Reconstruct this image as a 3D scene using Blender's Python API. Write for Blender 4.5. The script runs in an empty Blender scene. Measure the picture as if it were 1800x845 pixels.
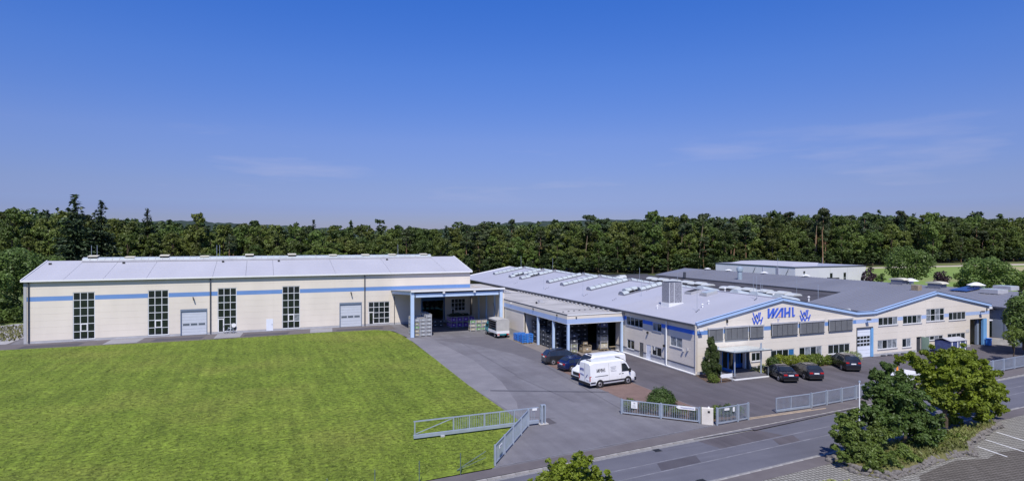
import bpy, math, random
import numpy as np
from mathutils import Vector, Matrix
R = math.radians
random.seed(7); rng = np.random.default_rng(7)
S = bpy.context.scene
COL = S.collection

# ------------------------------------------------------------------ camera
YAW, PITCH, CAMZ, FOC = .3863, .0040, 15.0, 1079.0
cam_data = bpy.data.cameras.new('camera'); cam = bpy.data.objects.new('camera', cam_data); COL.objects.link(cam)
cam_data.sensor_width = 36; cam_data.lens = 36 * FOC / 1800
cam_data.clip_start = .5; cam_data.clip_end = 9000
cam.location = (0, 0, CAMZ); cam.rotation_euler = (math.pi / 2 - PITCH, 0, -YAW)
S.camera = cam

# ------------------------------------------------------------------ sky and sun
SUN_EL, SUN_AZ = R(54.2), math.atan2(-.29, -.66)
CLOUD_OFF = (3.1, 1.2, 0)
world = bpy.data.worlds.new('World'); S.world = world; world.use_nodes = True
nt = world.node_tree; nt.nodes.clear()
def N(t, ty, **k):
    n = t.nodes.new(ty)
    for a, b in k.items(): setattr(n, a, b)
    return n
wo = N(nt, 'ShaderNodeOutputWorld'); bg = N(nt, 'ShaderNodeBackground'); sky = N(nt, 'ShaderNodeTexSky')
sky.sky_type = 'NISHITA'; sky.sun_disc = False; sky.sun_elevation = SUN_EL; sky.sun_rotation = SUN_AZ
sky.air_density = 1.0; sky.dust_density = .35; sky.ozone_density = 2.4; sky.altitude = 250
hs = N(nt, 'ShaderNodeHueSaturation'); hs.inputs['Hue'].default_value = .512; hs.inputs['Saturation'].default_value = 1.22
tint = N(nt, 'ShaderNodeMixRGB', blend_type='MULTIPLY'); tint.inputs[0].default_value = 1; tint.inputs[2].default_value = (.80, .86, 1.12, 1)
tc = N(nt, 'ShaderNodeTexCoord'); sx = N(nt, 'ShaderNodeSeparateXYZ'); nt.links.new(tc.outputs['Generated'], sx.inputs[0])
tr_ = N(nt, 'ShaderNodeValToRGB'); e_ = tr_.color_ramp.elements; e_[0].position = 0; e_[0].color = (0.411, 0.427, 0.81, 1); e_[1].position = .36; e_[1].color = (0.531, 0.901, 1.432, 1)

for p_, c_ in ((0.258, (0.696, 0.864, 1.253)), (0.154, (0.756, 0.726, 1.011)), (0.081, (0.558, 0.538, 0.84)), (0.0444, (0.428, 0.445, 0.844))): x_ = e_.new(p_); x_.color = (*c_, 1)
nt.links.new(sx.outputs[2], tr_.inputs[0]); nt.links.new(tr_.outputs[0], tint.inputs[2])
mp = N(nt, 'ShaderNodeMapping'); mp.inputs['Scale'].default_value = (2.2, 2.2, 16)
mp.inputs['Rotation'].default_value = (.05, .03, R(34))
cn = N(nt, 'ShaderNodeTexNoise'); cn.inputs['Scale'].default_value = 1.7; cn.inputs['Detail'].default_value = 6; cn.inputs['Roughness'].default_value = .55
band = N(nt, 'ShaderNodeValToRGB'); be = band.color_ramp.elements; be[0].position = .045; be[0].color = (0, 0, 0, 1); be[1].position = .19; be[1].color = (0, 0, 0, 1)
for p_ in (.075, .13): x_ = be.new(p_); x_.color = (1, 1, 1, 1)
nt.links.new(sx.outputs[2], band.inputs[0]); bm_ = N(nt, 'ShaderNodeMixRGB', blend_type='MULTIPLY'); bm_.inputs[0].default_value = 1
mp.inputs['Location'].default_value = CLOUD_OFF
cr = N(nt, 'ShaderNodeValToRGB'); cr.color_ramp.elements[0].position = .565; cr.color_ramp.elements[0].color = (0, 0, 0, 1)
cr.color_ramp.elements[1].position = .72; cr.color_ramp.elements[1].color = (.15, .15, .15, 1)
cm = N(nt, 'ShaderNodeMixRGB'); cm.inputs[2].default_value = (6.2, 5.9, 7.0, 1)
nt.links.new(sky.outputs[0], hs.inputs['Color']); nt.links.new(hs.outputs[0], tint.inputs[1])
nt.links.new(tc.outputs['Generated'], mp.inputs[0]); nt.links.new(mp.outputs[0], cn.inputs['Vector']); nt.links.new(cn.outputs[0], cr.inputs[0])
nt.links.new(tint.outputs[0], cm.inputs[1]); nt.links.new(cr.outputs[0], bm_.inputs[1]); nt.links.new(band.outputs[0], bm_.inputs[2]); nt.links.new(bm_.outputs[0], cm.inputs[0]); nt.links.new(cm.outputs[0], bg.inputs[0])
bg.inputs[1].default_value = .098
nt.links.new(bg.outputs[0], wo.inputs[0])
sd = bpy.data.lights.new('sun', 'SUN'); sd.energy = 4.6; sd.angle = R(.53); sd.color = (1, .955, .89)
sun = bpy.data.objects.new('sun', sd); COL.objects.link(sun)
sun.rotation_euler = Vector((.29, .66, -1)).to_track_quat('-Z', 'Y').to_euler(); sun.location = (-40, -60, 90)
S.view_settings.view_transform = 'Standard'; S.view_settings.look = 'None'; S.view_settings.exposure = .12; S.view_settings.gamma = 1

# ------------------------------------------------------------------ survey helpers (photo pixel -> real place)
fw = np.array([math.sin(YAW) * math.cos(PITCH), math.cos(YAW) * math.cos(PITCH), -math.sin(PITCH)])
rt = np.array([math.cos(YAW), -math.sin(YAW), 0]); up = np.cross(rt, fw)
def ray(x, y): return fw * FOC + rt * (x - 900) + up * (422.5 - y)
def G(x, y, z=0):
    d = ray(x, y); t = (z - CAMZ) / d[2]; return (float(d[0] * t), float(d[1] * t), z)
def P(ax, c, x, y):
    d = ray(x, y); t = c / d[ax]; return (float(d[0] * t), float(d[1] * t), float(CAMZ + d[2] * t))

# ------------------------------------------------------------------ materials
MATS = {}
def mat(name, col, rough=.75, var=.08, scale=1.5, bump=0, metal=0, spec=.4, bscale=None, detail=5, rand=0, transl=0, streak=None):
    if name in MATS: return MATS[name]
    m = bpy.data.materials.new(name); m.use_nodes = True; t = m.node_tree; b = t.nodes['Principled BSDF']
    b.inputs['Roughness'].default_value = rough; b.inputs['Metallic'].default_value = metal; b.inputs['Specular IOR Level'].default_value = spec
    tcn = N(t, 'ShaderNodeTexCoord'); no = N(t, 'ShaderNodeTexNoise'); no.inputs['Scale'].default_value = scale; no.inputs['Detail'].default_value = detail
    src = tcn.outputs['Object']
    if streak:
        mpn = N(t, 'ShaderNodeMapping'); mpn.inputs['Scale'].default_value = streak; t.links.new(src, mpn.inputs[0]); src2 = mpn.outputs[0]
    else: src2 = src
    t.links.new(src2, no.inputs['Vector'])
    ra = N(t, 'ShaderNodeMapRange'); ra.inputs['From Min'].default_value = .3; ra.inputs['From Max'].default_value = .7
    t.links.new(no.outputs[0], ra.inputs[0])
    mx = N(t, 'ShaderNodeMixRGB'); c = np.array(col)
    mx.inputs[1].default_value = (*np.clip(c * (1 - var), 0, 1), 1); mx.inputs[2].default_value = (*np.clip(c * (1 + var), 0, 1), 1)
    t.links.new(ra.outputs[0], mx.inputs[0]); out = mx.outputs[0]
    if rand:
        oi = N(t, 'ShaderNodeObjectInfo'); h = N(t, 'ShaderNodeHueSaturation')
        r1 = N(t, 'ShaderNodeMapRange'); r1.inputs['To Min'].default_value = .5 - .026 * rand; r1.inputs['To Max'].default_value = .5 + .02 * rand
        r2 = N(t, 'ShaderNodeMapRange'); r2.inputs['To Min'].default_value = 1 - .35 * rand; r2.inputs['To Max'].default_value = 1 + .45 * rand
        ml = N(t, 'ShaderNodeMath', operation='MULTIPLY'); ml.inputs[1].default_value = 7.31
        fr = N(t, 'ShaderNodeMath', operation='FRACT')
        t.links.new(oi.outputs['Random'], r1.inputs[0]); t.links.new(oi.outputs['Random'], ml.inputs[0]); t.links.new(ml.outputs[0], fr.inputs[0]); t.links.new(fr.outputs[0], r2.inputs[0])
        t.links.new(r1.outputs[0], h.inputs['Hue']); t.links.new(r2.outputs[0], h.inputs['Value']); t.links.new(out, h.inputs['Color']); out = h.outputs[0]
    t.links.new(out, b.inputs['Base Color'])
    if transl:
        tr = N(t, 'ShaderNodeBsdfTranslucent'); ms = N(t, 'ShaderNodeMixShader'); ms.inputs[0].default_value = transl
        t.links.new(out, tr.inputs[0]); t.links.new(b.outputs[0], ms.inputs[1]); t.links.new(tr.outputs[0], ms.inputs[2])
        t.links.new(ms.outputs[0], t.nodes['Material Output'].inputs[0])
    if bump:
        bn = N(t, 'ShaderNodeBump'); bn.inputs['Strength'].default_value = bump; bn.inputs['Distance'].default_value = .05
        n2 = N(t, 'ShaderNodeTexNoise'); n2.inputs['Scale'].default_value = bscale or scale * 8; n2.inputs['Detail'].default_value = 4
        t.links.new(src2, n2.inputs['Vector']); t.links.new(n2.outputs[0], bn.inputs['Height']); t.links.new(bn.outputs[0], b.inputs['Normal'])
    MATS[name] = m; return m

CREAM = mat('cream_panel', (.685, .622, .54), .8, .05, .35, streak=(1, 1, .3), rand=0)
BLUEBAND = mat('blue_band', (.135, .255, .52), .6, .05, .4)
BANDPALE = mat('pale_blue_band', (.36, .46, .68), .6, .05, .4)
BEAMBLUE = mat('beam_blue', (.46, .58, .76), .5, .06, .8)
COPING = mat('coping_blue', (.36, .50, .74), .5, .04, .8)
ROOFW = mat('roof_white_sheet', (.42, .42, .46), .6, .05, .22, streak=(1, .25, 1))
ROOFL = mat('roof_lilac_sheet', (.38, .385, .44), .6, .045, .2, streak=(.3, 1, 1))
ROOFG = mat('roof_grey_sheet', (.185, .190, .222), .55, .08, .2, streak=(.3, 1, 1))
ROOFDK = mat('roof_bitumen', (.06, .056, .062), .9, .35, .25, bump=.2)
ROOFDIRT = mat('roof_gravel_film', (.40, .385, .37), .85, .16, .35, bump=.1)
STEELDK = mat('gutter_dark', (.07, .075, .09), .5, .1)
STEEL = mat('galvanised_steel', (.38, .43, .50), .45, .08, 2, metal=.35)
STEELFR = mat('window_frame_grey', (.62, .64, .66), .5, .04)
WHITE = mat('white_trim', (.74, .74, .74), .5, .03)
CONC = mat('concrete', (.40, .38, .36), .9, .14, 1.2, bump=.15)
PLINTH = mat('plinth_grey', (.40, .40, .42), .85, .1, 1)
GLASS = mat('window_glass', (.012, .018, .018), .04, .5, .6, spec=.55)
GLASSC = mat('window_glass_curtain', (.20, .22, .24), .08, .5, 2.5, spec=.5)
GLASSB = mat('window_glass_blue', (.03, .13, .30), .06, .3, .6, spec=.5)
BLIND = mat('blind_slat', (.20, .205, .215), .5, .08)
DOORW = mat('door_white', (.70, .73, .80), .5, .03)
SECT = mat('sectional_door', (.52, .55, .61), .45, .03)
DOORG = mat('door_grey', (.12, .12, .12), .5, .1)
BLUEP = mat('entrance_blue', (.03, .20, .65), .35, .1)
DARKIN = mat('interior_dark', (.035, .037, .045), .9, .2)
LETTER = mat('letter_blue', (.06, .13, .58), .5, .03)
LETTERP = mat('letter_pink', (.72, .42, .36), .6, .05)
POLYC = mat('polycarbonate', (.42, .46, .47), .25, .1, 1.0, spec=.5)
HATCHY = mat('hatch_lid', (.56, .53, .42), .6, .08)
SOLAR = mat('solar_cell', (.015, .04, .16), .1, .15, 1.5)
LAMPD = mat('lamp_dark', (.03, .03, .03), .5, .1)
PURPLEW = mat('lavender_wall', (.72, .72, .78), .7, .04, .3)
BLUEWALL = mat('bluegrey_wall', (.21, .25, .33), .7, .06, .4)
WOOD = mat('crate_wood', (.30, .24, .16), .85, .25, 4)
TRUNK = mat('bark', (.10, .075, .05), .95, .3, 3, bump=.5)
PINEBARK = mat('pine_bark', (.26, .15, .09), .9, .3, 2)

def ground_mat(name, c1, c2, s1, c3=None, s3=.05, rough=.92, bump=.3, bs=40, fine=.12, streak=None):
    m = bpy.data.materials.new(name); m.use_nodes = True; t = m.node_tree; b = t.nodes['Principled BSDF']
    b.inputs['Roughness'].default_value = rough; b.inputs['Specular IOR Level'].default_value = .25
    tcn = N(t, 'ShaderNodeTexCoord')
    def noise(s, d=6, r=.6):
        n = N(t, 'ShaderNodeTexNoise'); n.inputs['Scale'].default_value = s; n.inputs['Detail'].default_value = d; n.inputs['Roughness'].default_value = r
        t.links.new(tcn.outputs['Object'], n.inputs['Vector']); return n
    def rng_(n, a, bb):
        q = N(t, 'ShaderNodeMapRange'); q.inputs['From Min'].default_value = a; q.inputs['From Max'].default_value = bb; t.links.new(n.outputs[0], q.inputs[0]); return q.outputs[0]
    mx = N(t, 'ShaderNodeMixRGB'); mx.inputs[1].default_value = (*c1, 1); mx.inputs[2].default_value = (*c2, 1)
    t.links.new(rng_(noise(s1), .3, .7), mx.inputs[0]); out = mx.outputs[0]
    if c3:
        m2 = N(t, 'ShaderNodeMixRGB'); m2.inputs[2].default_value = (*c3, 1); t.links.new(out, m2.inputs[1]); t.links.new(rng_(noise(s3), .48, .72), m2.inputs[0]); out = m2.outputs[0]
    fn = noise(bs * .5, 3, .7); m3 = N(t, 'ShaderNodeMixRGB', blend_type='MULTIPLY'); m3.inputs[0].default_value = 1
    q = N(t, 'ShaderNodeMapRange'); q.inputs['From Min'].default_value = .3; q.inputs['From Max'].default_value = .7; q.inputs['To Min'].default_value = 1 - fine; q.inputs['To Max'].default_value = 1 + fine
    t.links.new(fn.outputs[0], q.inputs[0]); t.links.new(out, m3.inputs[1]); t.links.new(q.outputs[0], m3.inputs[2]); out = m3.outputs[0]
    if streak:
        for ang_, sc_, am in streak:
            mp_ = N(t, 'ShaderNodeMapping'); mp_.inputs['Rotation'].default_value = (0, 0, ang_); mp_.inputs['Scale'].default_value = sc_; t.links.new(tcn.outputs['Object'], mp_.inputs[0])
            n_ = N(t, 'ShaderNodeTexNoise'); n_.inputs['Scale'].default_value = 1; n_.inputs['Detail'].default_value = 4; n_.inputs['Distortion'].default_value = .6; t.links.new(mp_.outputs[0], n_.inputs['Vector'])
            q = N(t, 'ShaderNodeMapRange'); q.inputs['From Min'].default_value = .32; q.inputs['From Max'].default_value = .68; q.inputs['To Min'].default_value = 1 - am; q.inputs['To Max'].default_value = 1 + am; t.links.new(n_.outputs[0], q.inputs[0])
            m4 = N(t, 'ShaderNodeMixRGB', blend_type='MULTIPLY'); m4.inputs[0].default_value = 1; t.links.new(out, m4.inputs[1]); t.links.new(q.outputs[0], m4.inputs[2]); out = m4.outputs[0]
    t.links.new(out, b.inputs['Base Color'])
    bn = N(t, 'ShaderNodeBump'); bn.inputs['Strength'].default_value = bump; bn.inputs['Distance'].default_value = .04
    t.links.new(noise(bs, 3).outputs[0], bn.inputs['Height']); t.links.new(bn.outputs[0], b.inputs['Normal'])
    m['c'] = 1; MATS[name] = m; return m, t, out, b
YARD = ground_mat('yard_asphalt', (.150, .145, .160), (.185, .180, .195), .6, (.125, .118, .13), .12, streak=[(R(20), (.9, .06, 1), .08), (R(-50), (.5, .05, 1), .05)])[0]
YARDB = ground_mat('parking_asphalt', (.098, .090, .100), (.118, .108, .118), .5, (.085, .075, .083), .15, streak=[(R(75), (.8, .07, 1), .12), (R(40), (.6, .06, 1), .07)])[0]
ROADM = ground_mat('road_asphalt', (.112, .112, .135), (.132, .132, .155), .5, (.10, .10, .12), .1, streak=[(R(-4.7), (.03, .9, 1), .09)])[0]
WALKM = ground_mat('footway_asphalt', (.125, .11, .112), (.15, .135, .135), .7, (.105, .093, .098), .2)[0]
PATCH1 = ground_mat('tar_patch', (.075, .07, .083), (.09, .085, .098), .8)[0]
PATCH2 = ground_mat('concrete_slab', (.24, .235, .25), (.29, .285, .30), .8)[0]
SOIL = ground_mat('bed_soil', (.09, .06, .045), (.13, .09, .065), 2)[0]
GROUNDM = ground_mat('meadow_ground', (.10, .14, .035), (.15, .18, .055), .05, (.19, .17, .07), .012, bs=3)[0]
FLOORM = ground_mat('forest_floor', (.04, .05, .02), (.07, .075, .03), .08, bs=2)[0]
MEADOW = ground_mat('bright_meadow', (.15, .23, .045), (.20, .27, .07), .05, (.27, .24, .11), .02, bs=2)[0]
TRACK = ground_mat('gravel_track', (.42, .36, .29), (.50, .43, .35), .1, bs=2)[0]
GRAVEL = ground_mat('gravel_verge', (.30, .29, .30), (.38, .37, .38), 1.0)[0]
# lawn: mowing stripes + clumps
LAWN, t, out, b = ground_mat('mown_lawn', (.102, .146, .014), (.156, .206, .024), .35, (.185, .200, .035), .06, bump=1.0, bs=5, fine=.60, streak=[(0, (1.3, 1.3, 1), .08), (R(30), (.25, .25, 1), .09)])
tcn = N(t, 'ShaderNodeTexCoord'); mpn = N(t, 'ShaderNodeMapping'); mpn.inputs['Rotation'].default_value = (0, 0, R(8)); mpn.inputs['Scale'].default_value = (1.3, .07, 1)
nn = N(t, 'ShaderNodeTexNoise'); nn.inputs['Scale'].default_value = 1.0; nn.inputs['Detail'].default_value = 3
q = N(t, 'ShaderNodeMapRange'); q.inputs['From Min'].default_value = .3; q.inputs['From Max'].default_value = .7; q.inputs['To Min'].default_value = .82; q.inputs['To Max'].default_value = 1.17
mm = N(t, 'ShaderNodeMixRGB', blend_type='MULTIPLY'); mm.inputs[0].default_value = 1
t.links.new(tcn.outputs['Object'], mpn.inputs[0]); t.links.new(mpn.outputs[0], nn.inputs['Vector']); t.links.new(nn.outputs[0], q.inputs[0]); t.links.new(out, mm.inputs[1]); t.links.new(q.outputs[0], mm.inputs[2])
t.links.new(mm.outputs[0], b.inputs['Base Color'])
def brick_mat(name, c1, c2, mortar, sx, sy, rot=0, mort=.02):
    m, t, out, b = ground_mat(name, c1, c2, 1.2, bs=20)
    tcn = N(t, 'ShaderNodeTexCoord'); mp_ = N(t, 'ShaderNodeMapping'); mp_.inputs['Rotation'].default_value = (0, 0, rot)
    bk = N(t, 'ShaderNodeTexBrick'); bk.inputs['Scale'].default_value = 1; bk.inputs['Brick Width'].default_value = sx; bk.inputs['Row Height'].default_value = sy
    bk.inputs['Mortar Size'].default_value = mort; bk.offset = 0 if sx == sy else .5; bk.inputs['Color1'].default_value = (1, 1, 1, 1); bk.inputs['Color2'].default_value = (.86, .86, .86, 1)
    bk.inputs['Mortar'].default_value = (*mortar, 1)
    mm = N(t, 'ShaderNodeMixRGB', blend_type='MULTIPLY'); mm.inputs[0].default_value = 1
    t.links.new(tcn.outputs['Object'], mp_.inputs[0]); t.links.new(mp_.outputs[0], bk.inputs['Vector']); t.links.new(out, mm.inputs[1]); t.links.new(bk.outputs[0], mm.inputs[2]); t.links.new(mm.outputs[0], b.inputs['Base Color'])
    return m
BRICKP = brick_mat('red_pavers', (.20, .135, .115), (.26, .175, .15), (.6, .6, .6), .24, .12)
GRIDD = brick_mat('grass_pavers_stained', (.125, .11, .095), (.165, .148, .13), (.38, .38, .34), .30, .30, R(5), .035)
GRIDP = brick_mat('grass_pavers', (.25, .235, .21), (.31, .295, .265), (.30, .31, .27), .30, .30, R(5), .035)

def paint(name, col, rough=.25):
    m = mat(name, col, rough, .04, 2, spec=.6); m.node_tree.nodes['Principled BSDF'].inputs['Coat Weight'].default_value = .5
    return m
PBLACK = paint('paint_black', (.010, .010, .014)); PNAVY = paint('paint_navy', (.006, .014, .07)); PWHITE = paint('paint_white', (.80, .80, .80), .35)
PDGREY = paint('paint_charcoal', (.02, .021, .026)); PTURQ = paint('paint_turquoise', (.03, .28, .32))
CARGLASS = mat('car_glass', (.02, .025, .03), .03, .2, 2, spec=.8); TYRE = mat('tyre', (.02, .02, .02), .9, .2); RIM = mat('rim', (.45, .45, .48), .3, .05, metal=.7)
PLASTIC = mat('black_plastic', (.02, .02, .022), .6, .1); TAIL = mat('tail_lamp', (.45, .02, .02), .2, .1); HEADL = mat('head_lamp', (.6, .62, .65), .1, .1)
PLATE = mat('number_plate', (.75, .75, .75), .4, .03); TARP = mat('tarpaulin', (.42, .41, .39), .75, .07, 1.5, bump=.3, bscale=3); CHROME = mat('chrome', (.6, .6, .62), .15, .05, metal=1)

# ------------------------------------------------------------------ object helpers
WL = {}
def setp(o, label=None, cat=None, group=None, kind=None):
    if label: o['label'] = label
    if cat: o['category'] = cat
    if group: o['group'] = group
    if kind: o['kind'] = kind
    return o
def thing(name, label, cat, loc=(0, 0, 0), rz=0, group=None, kind=None):
    o = bpy.data.objects.new(name, None); COL.objects.link(o); o.location = loc; o.rotation_euler = (0, 0, rz); o.empty_display_size = .3
    WL[o.name] = np.array(loc, float); return setp(o, label, cat, group, kind)
def link_mesh(name, me, parent=None, loc=(0, 0, 0)):
    o = bpy.data.objects.new(name, me); COL.objects.link(o); o.location = loc
    base = np.zeros(3)
    if parent: o.parent = parent; base = WL.get(parent.name, np.zeros(3))
    WL[o.name] = base + np.array(loc, float); return o
class MB:
    """collects shapes in world coordinates (or the thing's own when world=False)"""
    def __init__(s, world=True): s.v = []; s.f = []; s.world = world; s.mi = []; s.cm = 0
    def add(s, vs, fs):
        k = len(s.v); s.v += [tuple(map(float, p)) for p in vs]; s.f += [tuple(i + k for i in f) for f in fs]; s.mi += [s.cm] * len(fs); return s
    def box(s, x0, x1, y0, y1, z0, z1):
        return s.add([(x0, y0, z0), (x1, y0, z0), (x1, y1, z0), (x0, y1, z0), (x0, y0, z1), (x1, y0, z1), (x1, y1, z1), (x0, y1, z1)],
                     [(0, 3, 2, 1), (4, 5, 6, 7), (0, 1, 5, 4), (1, 2, 6, 5), (2, 3, 7, 6), (3, 0, 4, 7)])
    def cbox(s, c, d): return s.box(c[0] - d[0] / 2, c[0] + d[0] / 2, c[1] - d[1] / 2, c[1] + d[1] / 2, c[2] - d[2] / 2, c[2] + d[2] / 2)
    def prism(s, poly, vec):
        n = len(poly); a = [np.array(p, float) for p in poly]; v = np.array(vec, float)
        return s.add(list(a) + [p + v for p in a], [tuple(range(n))[::-1], tuple(range(n, 2 * n))] + [(i, (i + 1) % n, n + (i + 1) % n, n + i) for i in range(n)])
    def bar(s, p, q, w, h=None, upv=(0, 0, 1)):
        h = h or w; p = np.array(p, float); q = np.array(q, float); d = q - p; d /= np.linalg.norm(d); u = np.array(upv, float)
        if abs(d @ u) > .95: u = np.array((0, 1., 0))
        a = np.cross(d, u); a /= np.linalg.norm(a); b = np.cross(a, d)
        o = [(-a * w - b * h) / 2, (a * w - b * h) / 2, (a * w + b * h) / 2, (-a * w + b * h) / 2]
        return s.add([p + i for i in o] + [q + i for i in o], [(3, 2, 1, 0), (4, 5, 6, 7), (0, 1, 5, 4), (1, 2, 6, 5), (2, 3, 7, 6), (3, 0, 4, 7)])
    def tube(s, p, q, r, r2=None, n=8, cap=True):
        r2 = r if r2 is None else r2; p = np.array(p, float); q = np.array(q, float); d = q - p; d /= np.linalg.norm(d)
        u = np.array((0, 0, 1.)) if abs(d[2]) < .95 else np.array((1., 0, 0)); a = np.cross(d, u); a /= np.linalg.norm(a); b = np.cross(a, d)
        an = [2 * math.pi * i / n for i in range(n)]
        vs = [p + (a * math.cos(t) + b * math.sin(t)) * r for t in an] + [q + (a * math.cos(t) + b * math.sin(t)) * r2 for t in an]
        fs = [(i, (i + 1) % n, n + (i + 1) % n, n + i) for i in range(n)]
        if cap: fs += [tuple(range(n))[::-1], tuple(range(n, 2 * n))]
        return s.add(vs, fs)
    def build(s, name, m, parent=None, smooth=False, base=None):
        v = np.array(s.v)
        if s.world:
            if parent is None:
                o0 = np.array(base if base is not None else (v[:, 0].mean(), v[:, 1].mean(), v[:, 2].min())); v = v - o0; loc = o0
            else: v = v - WL[parent.name]; loc = (0, 0, 0)
        else: loc = (0, 0, 0)
        me = bpy.data.meshes.new(name); me.from_pydata(v.tolist(), [], s.f)
        for mm_ in (m if isinstance(m, list) else [m]): me.materials.append(mm_)
        if isinstance(m, list): me.polygons.foreach_set('material_index', s.mi)
        if smooth: me.polygons.foreach_set('use_smooth', [True] * len(me.polygons))
        return link_mesh(name, me, parent, tuple(loc))
def copy_tree(o, parent=None, top=True):
    c = o.copy(); COL.objects.link(c)
    if parent: c.parent = parent
    for ch in list(o.children): copy_tree(ch, c, False)
    return c
def struct(o, **k): o['kind'] = 'structure'; return setp(o, **k)

def sheet(name, pts, z, m, stuff=False):
    """flat ground sheet from a polygon (x, y)"""
    b = MB(); b.add([(x, y, z) for x, y in pts], [tuple(range(len(pts)))])
    area = sum(pts[i][0] * pts[(i + 1) % len(pts)][1] - pts[(i + 1) % len(pts)][0] * pts[i][1] for i in range(len(pts)))
    if area < 0: b.f = [b.f[0][::-1]]
    return struct(b.build(name, m, base=(0, 0, 0)))

# --- polygon clipping and facades
def clip(poly, hp):
    a, b, c = hp; out = []   # keep a*s+b*z<=c
    for i in range(len(poly)):
        p, q = poly[i], poly[(i + 1) % len(poly)]; dp = a * p[0] + b * p[1] - c; dq = a * q[0] + b * q[1] - c
        if dp <= 0: out.append(p)
        if dp * dq < 0: k = dp / (dp - dq); out.append((p[0] + (q[0] - p[0]) * k, p[1] + (q[1] - p[1]) * k))
    return out
class Wall:
    """a wall plane: s along, z up, d outward"""
    def __init__(s, o, sdir, ddir): s.o = np.array(o, float); s.s = np.array(sdir, float); s.d = np.array(ddir, float)
    def pt(s, a, z, d=0): return s.o + s.s * a + s.d * d + np.array((0, 0, z))
    def slab(s, b, poly, d0, d1):
        if len(poly) < 3: return
        b.prism([s.pt(a, z, d0) for a, z in poly], s.d * (d1 - d0))
    def rect(s, b, a0, a1, z0, z1, d0, d1): s.slab(b, [(a0, z0), (a1, z0), (a1, z1), (a0, z1)], d0, d1)
    def cells(s, b, a0, a1, z0, z1, opens, hps, d0, d1):
        xs = sorted({a0, a1, *[min(max(v, a0), a1) for o in opens for v in (o[0], o[1])]}); zs = sorted({z0, z1, *[min(max(v, z0), z1) for o in opens for v in (o[2], o[3])]})
        n = 0
        for i in range(len(xs) - 1):
            j = 0
            while j < len(zs) - 1:
                def hit(j): 
                    cx, cz = (xs[i] + xs[i + 1]) / 2, (zs[j] + zs[j + 1]) / 2
                    return any(o[0] < cx < o[1] and o[2] < cz < o[3] for o in opens)
                if hit(j) or zs[j + 1] - zs[j] < 1e-4 or xs[i + 1] - xs[i] < 1e-4: j += 1; continue
                k = j
                while k + 1 < len(zs) - 1 and not hit(k + 1): k += 1
                poly = [(xs[i], zs[j]), (xs[i + 1], zs[j]), (xs[i + 1], zs[k + 1]), (xs[i], zs[k + 1])]
                for h in hps:
                    poly = clip(poly, h)
                    if len(poly) < 3: break
                if len(poly) >= 3:
                    n += 1
                    if isinstance(b, list): b.append(((xs[i], xs[i + 1], zs[j], zs[k + 1]), poly))
                    else: s.slab(b, poly, d0, d1)
                j = k + 1
        return n
    def panels(s, parent, cols, rows, opens, hps=(), name='wall_panel', m=CREAM, special={}, gap=.009, th=.12, core=True, mc=None, proud=0):
        for j in range(len(rows) - 1):
            for i in range(len(cols) - 1):
                g = gap / 2; lst = []
                s.cells(lst, cols[i] + g, cols[i + 1] - g, rows[j] + g, rows[j + 1] - g, opens, hps, -th, proud)
                nm, mt = special.get(j, (name, m)); lab = list(range(len(lst)))
                for p_ in range(len(lst)):
                    for q_ in range(p_):
                        A, B = lst[p_][0], lst[q_][0]
                        if (abs(A[0] - B[1]) < 1e-6 or abs(A[1] - B[0]) < 1e-6) and min(A[3], B[3]) - max(A[2], B[2]) > 1e-4 or (abs(A[2] - B[3]) < 1e-6 or abs(A[3] - B[2]) < 1e-6) and min(A[1], B[1]) - max(A[0], B[0]) > 1e-4:
                            o_, n_ = lab[p_], lab[q_]; lab = [n_ if l_ == o_ else l_ for l_ in lab]
                for l_ in sorted(set(lab)):
                    b = MB(); [s.slab(b, lst[p_][1], -th, proud) for p_ in range(len(lst)) if lab[p_] == l_]; b.build(nm, mt, parent)
        if core:
            b = MB(); s.cells(b, cols[0], cols[-1], rows[0], rows[-1], opens, hps, -.30, -th - .004); b.build('wall', mc or CREAM, parent)
    def window(s, parent, a0, a1, z0, z1, nc, nr, fr=.06, rec=.09, sill=True, glass=None, frame=None, name='window', fd=.05):
        b = MB(); d0, d1 = -rec - fd, -rec
        s.rect(b, a0, a1, z0, z0 + fr, d0, d1); s.rect(b, a0, a1, z1 - fr, z1, d0, d1)
        s.rect(b, a0, a0 + fr, z0 + fr, z1 - fr, d0, d1); s.rect(b, a1 - fr, a1, z0 + fr, z1 - fr, d0, d1)
        ca = [a0 + (a1 - a0) * i / nc for i in range(nc + 1)]; cz = [z0 + (z1 - z0) * i / nr for i in range(nr + 1)]
        for c in ca[1:-1]: s.rect(b, c - fr * .45, c + fr * .45, z0 + fr, z1 - fr, d0, d1)
        for c in cz[1:-1]:
            for i in range(nc): s.rect(b, ca[i] + fr * .5, ca[i + 1] - fr * .5, c - fr * .45, c + fr * .45, d0 + .003, d1 - .003)
        w = b.build(name, frame or STEELFR, parent)
        for i in range(nc):
            for j in range(nr):
                g = MB(); s.rect(g, ca[i] + fr * .3, ca[i + 1] - fr * .3, cz[j] + fr * .3, cz[j + 1] - fr * .3, d0 + .01, d0 + .02)
                mg = glass(i, j) if glass else GLASS
                g.build('pane', mg, w)
        if sill:
            b = MB(); s.rect(b, a0 - .06, a1 + .06, z0 - .09, z0 - .004, -.08, .07); b.build('sill', PLINTH, w)
        return w
    def win(s, parent, ax, c, x0, yt, yb, x1, nc, nr, opens, **k):
        p = P(ax, c, x0, yt); q = P(ax, c, x0, yb); r = P(ax, c, x1, yt); i = 1 - ax
        a0, a1 = sorted(((p[i] - s.o[i]) * s.s[i], (r[i] - s.o[i]) * s.s[i])); return (a0, a1, q[2], p[2], nc, nr, k)

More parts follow.
